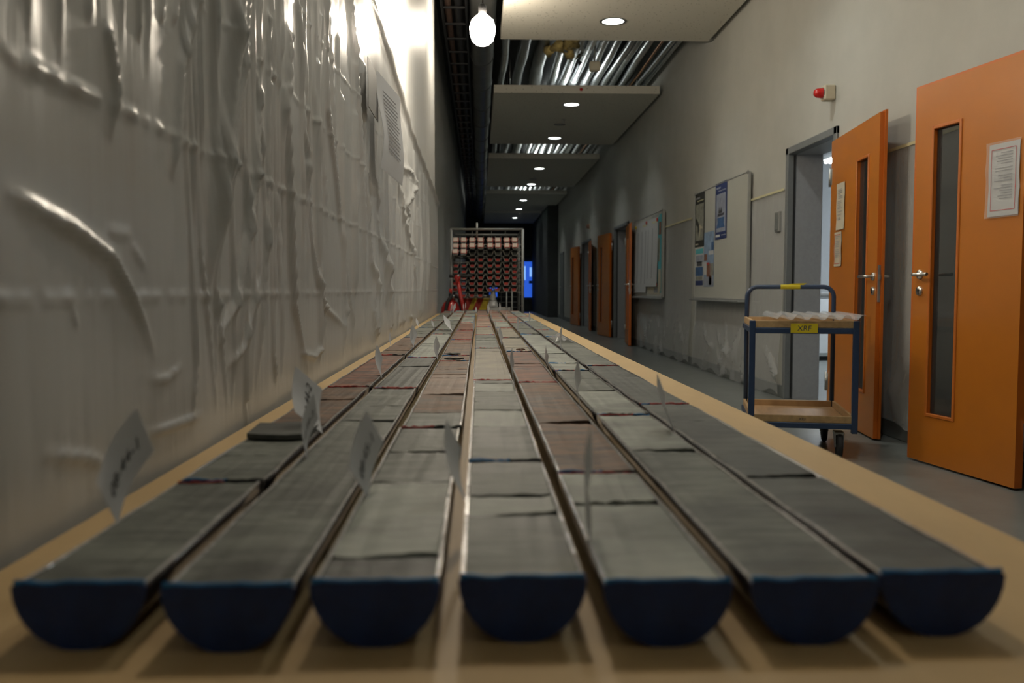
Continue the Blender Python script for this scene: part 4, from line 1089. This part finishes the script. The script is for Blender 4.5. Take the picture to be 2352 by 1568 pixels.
m = MB(); m.add([(-.02, HL - .005, top + .013), (.08, HL - .008, top + .012), (.10, HL - .01, top + .024), (.0, HL - .006, top + .02)], [(0, 1, 2, 3)]); m.build('handle_tape_end', 'yellow_tape', t)
# clear corrugated tray lying across the upper shelf
t2 = thing('liner_tray', 'clear wavy plastic liner halves lying on top of the trolley', 'plastic tray', (1.945, 5.24, .782), R(-13.5))
m = MB(); n = 90; vs = []
for k in range(n + 1):
    x = -.20 + .47 * k / n; z = .014 + .014 * math.copysign(abs(math.cos(x * math.pi / .0425)) ** .7, math.cos(x * math.pi / .0425))
    vs += [(x, -.40, z), (x - .03, .33, z + .004)]
fr = [(2 * k, 2 * k + 2, 2 * k + 3, 2 * k + 1) for k in range(n)]
m.add(vs, fr, 0, True); m.add([(x, y, z - .0022) for x, y, z in vs], fr, 0, True); m.add([p for k in range(n + 1) for p in (vs[2 * k], (vs[2 * k][0], vs[2 * k][1], vs[2 * k][2] - .0022))], fr, 0, False)
m.build('corrugated_sheet', 'clear_tray', t2)

# ================================================================ RACK OF CORE TRAYS
RY0, RY1 = 9.78, 10.75; RX0, RX1 = -.298, .478; RT = 1.60
t = thing('storage_rack', 'grey wire storage rack full of core trays beyond the table', 'rack', ((RX0 + RX1) / 2, RY0, 0))
w = (RX1 - RX0) / 2; dp = RY1 - RY0
for x in (-w, w):
    for y in (0, dp): MB().tube([(x, y, .10), (x, y, RT)], .017, 10).build('post', 'rack_grey', t)
for y in (0, dp): MB().tube([(-w, y, RT), (w, y, RT)], .014, 8).build('top_rail', 'rack_grey', t)
for x in (-w, w): MB().tube([(x, 0, RT), (x, dp, RT)], .014, 8).build('top_rail', 'rack_grey', t)
MB().cbox((-w, 0, .10), (w, dp, .13), .005).build('base_frame', 'rack_grey', t)
m = MB()
for z in np.arange(.30, .98, .062): m.tube([(-w, dp, z), (w, dp, z)], .004, 6)
for x in np.linspace(-w, w, 12): m.tube([(x, dp, .13), (x, dp, RT)], .004, 6)
m.build('wire_back', 'rack_grey', t)
for x in (-w, w):
    m = MB()
    for z in np.arange(.24, RT, .13): m.tube([(x, 0, z), (x, dp, z)], .0045, 6)
    m.build('wire_side', 'rack_grey', t)
for x in (w * .55, w * .70): MB().tube([(x, .02, .93), (x, .02, .13)], .0075, 8).build('front_upright', 'rack_grey', t)
for x in (-.16 * w - .1, .05, .2): MB().tube([(x, .01, RT - .09), (x, .01, RT)], .004, 6).build('hook_wire', 'rack_grey', t)
MB().tube([(-.21 + .1, .03, RT - .09), (-.21 + .1, .03, RT + .075)], .010, 8).build('stop_pin', 'alu', t)
for x, y in ((-w + .05, .08), (w - .05, .08), (-w + .05, dp - .08), (w - .05, dp - .08)):
    m = MB(); m.lathe([(0, -.02), (.04, -.02), (.05, -.012), (.05, .012), (.04, .02), (0, .02)], 16, 'x', (x, y, .05)); m.build('caster_wheel', 'black_rubber', t)
    MB().cbox((x - .03, y - .035, .085), (x + .03, y + .035, .10), .003).build('caster_plate', 'rack_grey', t)
xs = [-.252, -.163, -.070, .020, .124, .208, .306, .392]
P = .0655
def tray_shell():
    m = MB(); o = [(-.038, .0), (-.022, -.048), (.022, -.048), (.038, 0)]; i = [(-.034, .0), (-.0195, -.044), (.0195, -.044), (.034, 0)]
    L = .88; n = 4
    vs = [(x, 0, z) for x, z in o] + [(x, 0, z) for x, z in i] + [(x, L, z) for x, z in o] + [(x, L, z) for x, z in i]
    m.add(vs, [(k, k + 1, 9 + k, 8 + k) for k in range(3)] + [(4 + k, 12 + k, 13 + k, 5 + k) for k in range(3)] + [(0, 8, 12, 4), (3, 7, 15, 11)], 0)
    m.add(vs, [(k, 4 + k, 5 + k, k + 1) for k in range(3)] + [(8 + k, 9 + k, 13 + k, 12 + k) for k in range(3)], 1)
    m.tube([(-.038, -.001, .0), (-.022, -.001, -.048), (.022, -.001, -.048), (.038, -.001, 0)], .0030, 5, 1)
    return m.mesh('tray_shell', ['tray_black', 'tray_rim'])
shell = tray_shell()
m = MB(); m.prism([(-.023, -.016), (-.0185, -.043), (.0185, -.043), (.023, -.016)], .03, .034, 'y'); redcap = m.mesh('end_cap', ['red_plastic'])
m = MB(); m.prism([(-.028, -.010), (-.0185, -.043), (.0185, -.043), (.028, -.010)], .05, .8, 'y'); darkcore = m.mesh('core_half', ['rock_dark'])
m = MB(); m.prism([(-.0325, .012), (-.0305, -.032), (.0305, -.032), (.0325, .012)], -.006, .02, 'y'); redblock = m.mesh('end_block', ['red_plastic'])
m = MB(); m.cbox((-.0275, -.010, -.027), (.024, -.006, .014), .001); whitelab = m.mesh('white_label', ['tray_white'])
for row in range(10):
    for k, x in enumerate(xs):
        if row == 9 and k > 3: continue
        if row == 3 and k < 2: continue
        z = RT - .05 - .052 - row * P
        white = row < 2 or (row == 2 and k < 2)
        if row == 2 and k >= 2: pass
        pulled = (row == 1 and k >= 2) or (row == 2 and k < 2)
        if row == 2 and k >= 2: zz = z
        dy = -.11 if pulled else 0
        nm = ('white-labelled red-edged' if white else ('dark' if row == 2 else 'red-capped')) + ' core tray, %s from left in %s row of rack' % (ORD[k], ORD[row])
        r_ = thing('core_tray', nm, 'core tray', (x + .01 * (row > 6) * -.6, RY0 + .03 + dy, z), 0, 'core trays on the wire rack')
        obj('tray_shell', shell, r_)
        if white:
            obj('white_label', whitelab, obj('end_block', redblock, r_))
        elif row != 2: obj('end_cap', redcap, r_)
        else: obj('core_half', darkcore, r_)
for row in range(10):        # shelf bars that carry each row of trays
    z = RT - .05 - .052 - row * P
    for y in (.16, dp - .2): MB().cbox((-w, y - .006, z - .0585), (w if row < 9 else .05, y + .006, z - .0495), .001).build('shelf_bar', 'tray_rim', t)

# lower part of the rack: odds and ends
t = thing('warning_panel', 'folded red yellow striped warning panel low in the rack', 'warning panel', (-.02, RY0 + .25, .72))
MB().cbox((-.16, 0, 0), (.20, .02, .14), .003).build('board', 'red_plastic', t)
for k, (a, c) in enumerate(((-.10, -.05), (.02, .10))): MB().prism([(a, .0), (c, .0), (c + .06, .14), (a + .06, .14)], -.003, 0, 'y').build('yellow_stripe', 'yellow_plastic', t)
MB().cbox((-.16, .0, .15), (.20, .02, .165), .002).build('white_strip', 'white_plastic', t)
tag(MB().cbox((-.2, 0, 0), (.24, .3, .02), .003).build('shelf_plate', 'tray_rim', None, (0, RY0 + .2, .70)), 'grey shelf plate low inside the wire rack', 'shelf')
t = thing('plastic_bottle', 'pale ribbed plastic bottle standing low in the rack', 'bottle', (.155, RY0 + .15, .75))
m = MB(); m.lathe([(0, 0), (.055, 0), (.058, .03), (.04, .075), (.032, .09), (.030, .10), (.036, .115), (.036, .135), (.026, .145), (.028, .17), (.02, .185), (0, .19)], 18); m.build('body', 'white_plastic', t)
MB().lathe([(.041, .07), (.044, .078), (.041, .086)], 18).build('rib', 'alu', t)
tag(MB().cbox((.06, 0, 0), (.30, .28, .05), .004).build('grey_box', 'alu', None, (.05, RY0 + .1, .70)), 'flat grey box under the pale bottle in the rack', 'box')

# ================================================================ PALLET JACK HANDLE AND EXTINGUISHER LEFT OF THE RACK
t = thing('pallet_jack', 'red pallet jack with black grip leaning left of the rack', 'pallet jack', (-.16, 9.40, 0))
m = MB(); m.tube([(.06, .0, .18), (-.015, 0, .80), (-.06, 0, 1.03)], .020, 10); m.build('tow_bar', 'red_paint', t)
m = MB(); m.lathe([(0, -.02), (.03, -.02), (.034, 0), (.03, .02), (0, .02)], 16, 'y', (-.065, 0, 1.07)); m.tube([(-.065, 0, 1.0), (-.065, 0, 1.1)], .022, 10); m.build('handle_hub', 'red_paint', t)
MB().tube([(-.15, 0, 1.09), (-.10, 0, 1.085)], .017, 10).build('grip', 'black_rubber', t); MB().tube([(-.03, 0, 1.085), (.09, 0, 1.09)], .017, 10).build('grip', 'black_rubber', t)
MB().tube([(-.06, -.035, 1.09), (-.045, -.035, 1.095)], .011, 8).build('release_lever', 'alu', t)
m = MB(); m.cbox((.0, -.10, .06), (.17, .08, .2), .02); m.build('pump_body', 'red_paint', t)
for s in (.04, .2): MB().cbox((s - .05, .08, .05), (s + .05, .36, .09), .01).build('fork', 'red_paint', t)
m = MB()
for s in (.0, .12): m.lathe([(0, -.02), (.06, -.02), (.06, .02), (0, .02)], 16, 'x', (s, -.03, .06))
m.build('steer_wheel', 'black_rubber', t)
t = thing('fire_extinguisher', 'large red wheeled extinguisher with black hose by the left wall', 'fire extinguisher', (-.30, 9.50, 0))
m = MB(); m.lathe([(0, .05), (.10, .06), (.105, .10), (.105, .70), (.098, .76), (.07, .81), (.035, .835), (.03, .86), (0, .86)], 24); m.build('cylinder', 'red_paint', t)
m = MB(); m.tube([(0, 0, .85), (0, 0, .90)], .02, 10); m.tube([(-.01, -.02, .89), (.0, .05, .93), (.0, .1, .94)], .010, 8); m.build('valve', 'black', t)
m = MB(); m.tube([(.02, -.02, .88), (.09, -.06, .86), (.12, -.09, .72), (.10, -.10, .5), (.05, -.115, .35), (-.04, -.115, .4), (-.06, -.11, .66), (-.03, -.09, .82), (.02, -.06, .885)], .018, 10); m.build('hose', 'black_rubber', t)
m = MB(); m.tube([(0, .02, .90), (0, .02, .955)], .016, 10); m.build('safety_cap', 'red_plastic', t)
MB().lathe([(0, -.03), (.018, -.028), (.02, -.01), (0, -.01)], 12, 'y', (.03, -.02, .87)).build('gauge', 'steel', t)
MB().tube([(-.105, .07, .07), (.105, .07, .07)], .012, 8).build('axle', 'zinc', t)
for s in (-1, 1): MB().lathe([(0, -.012), (.06, -.012), (.07, 0), (.06, .012), (0, .012)], 16, 'x', (s * .09, .12, .07)).build('wheel', 'black_rubber', t)
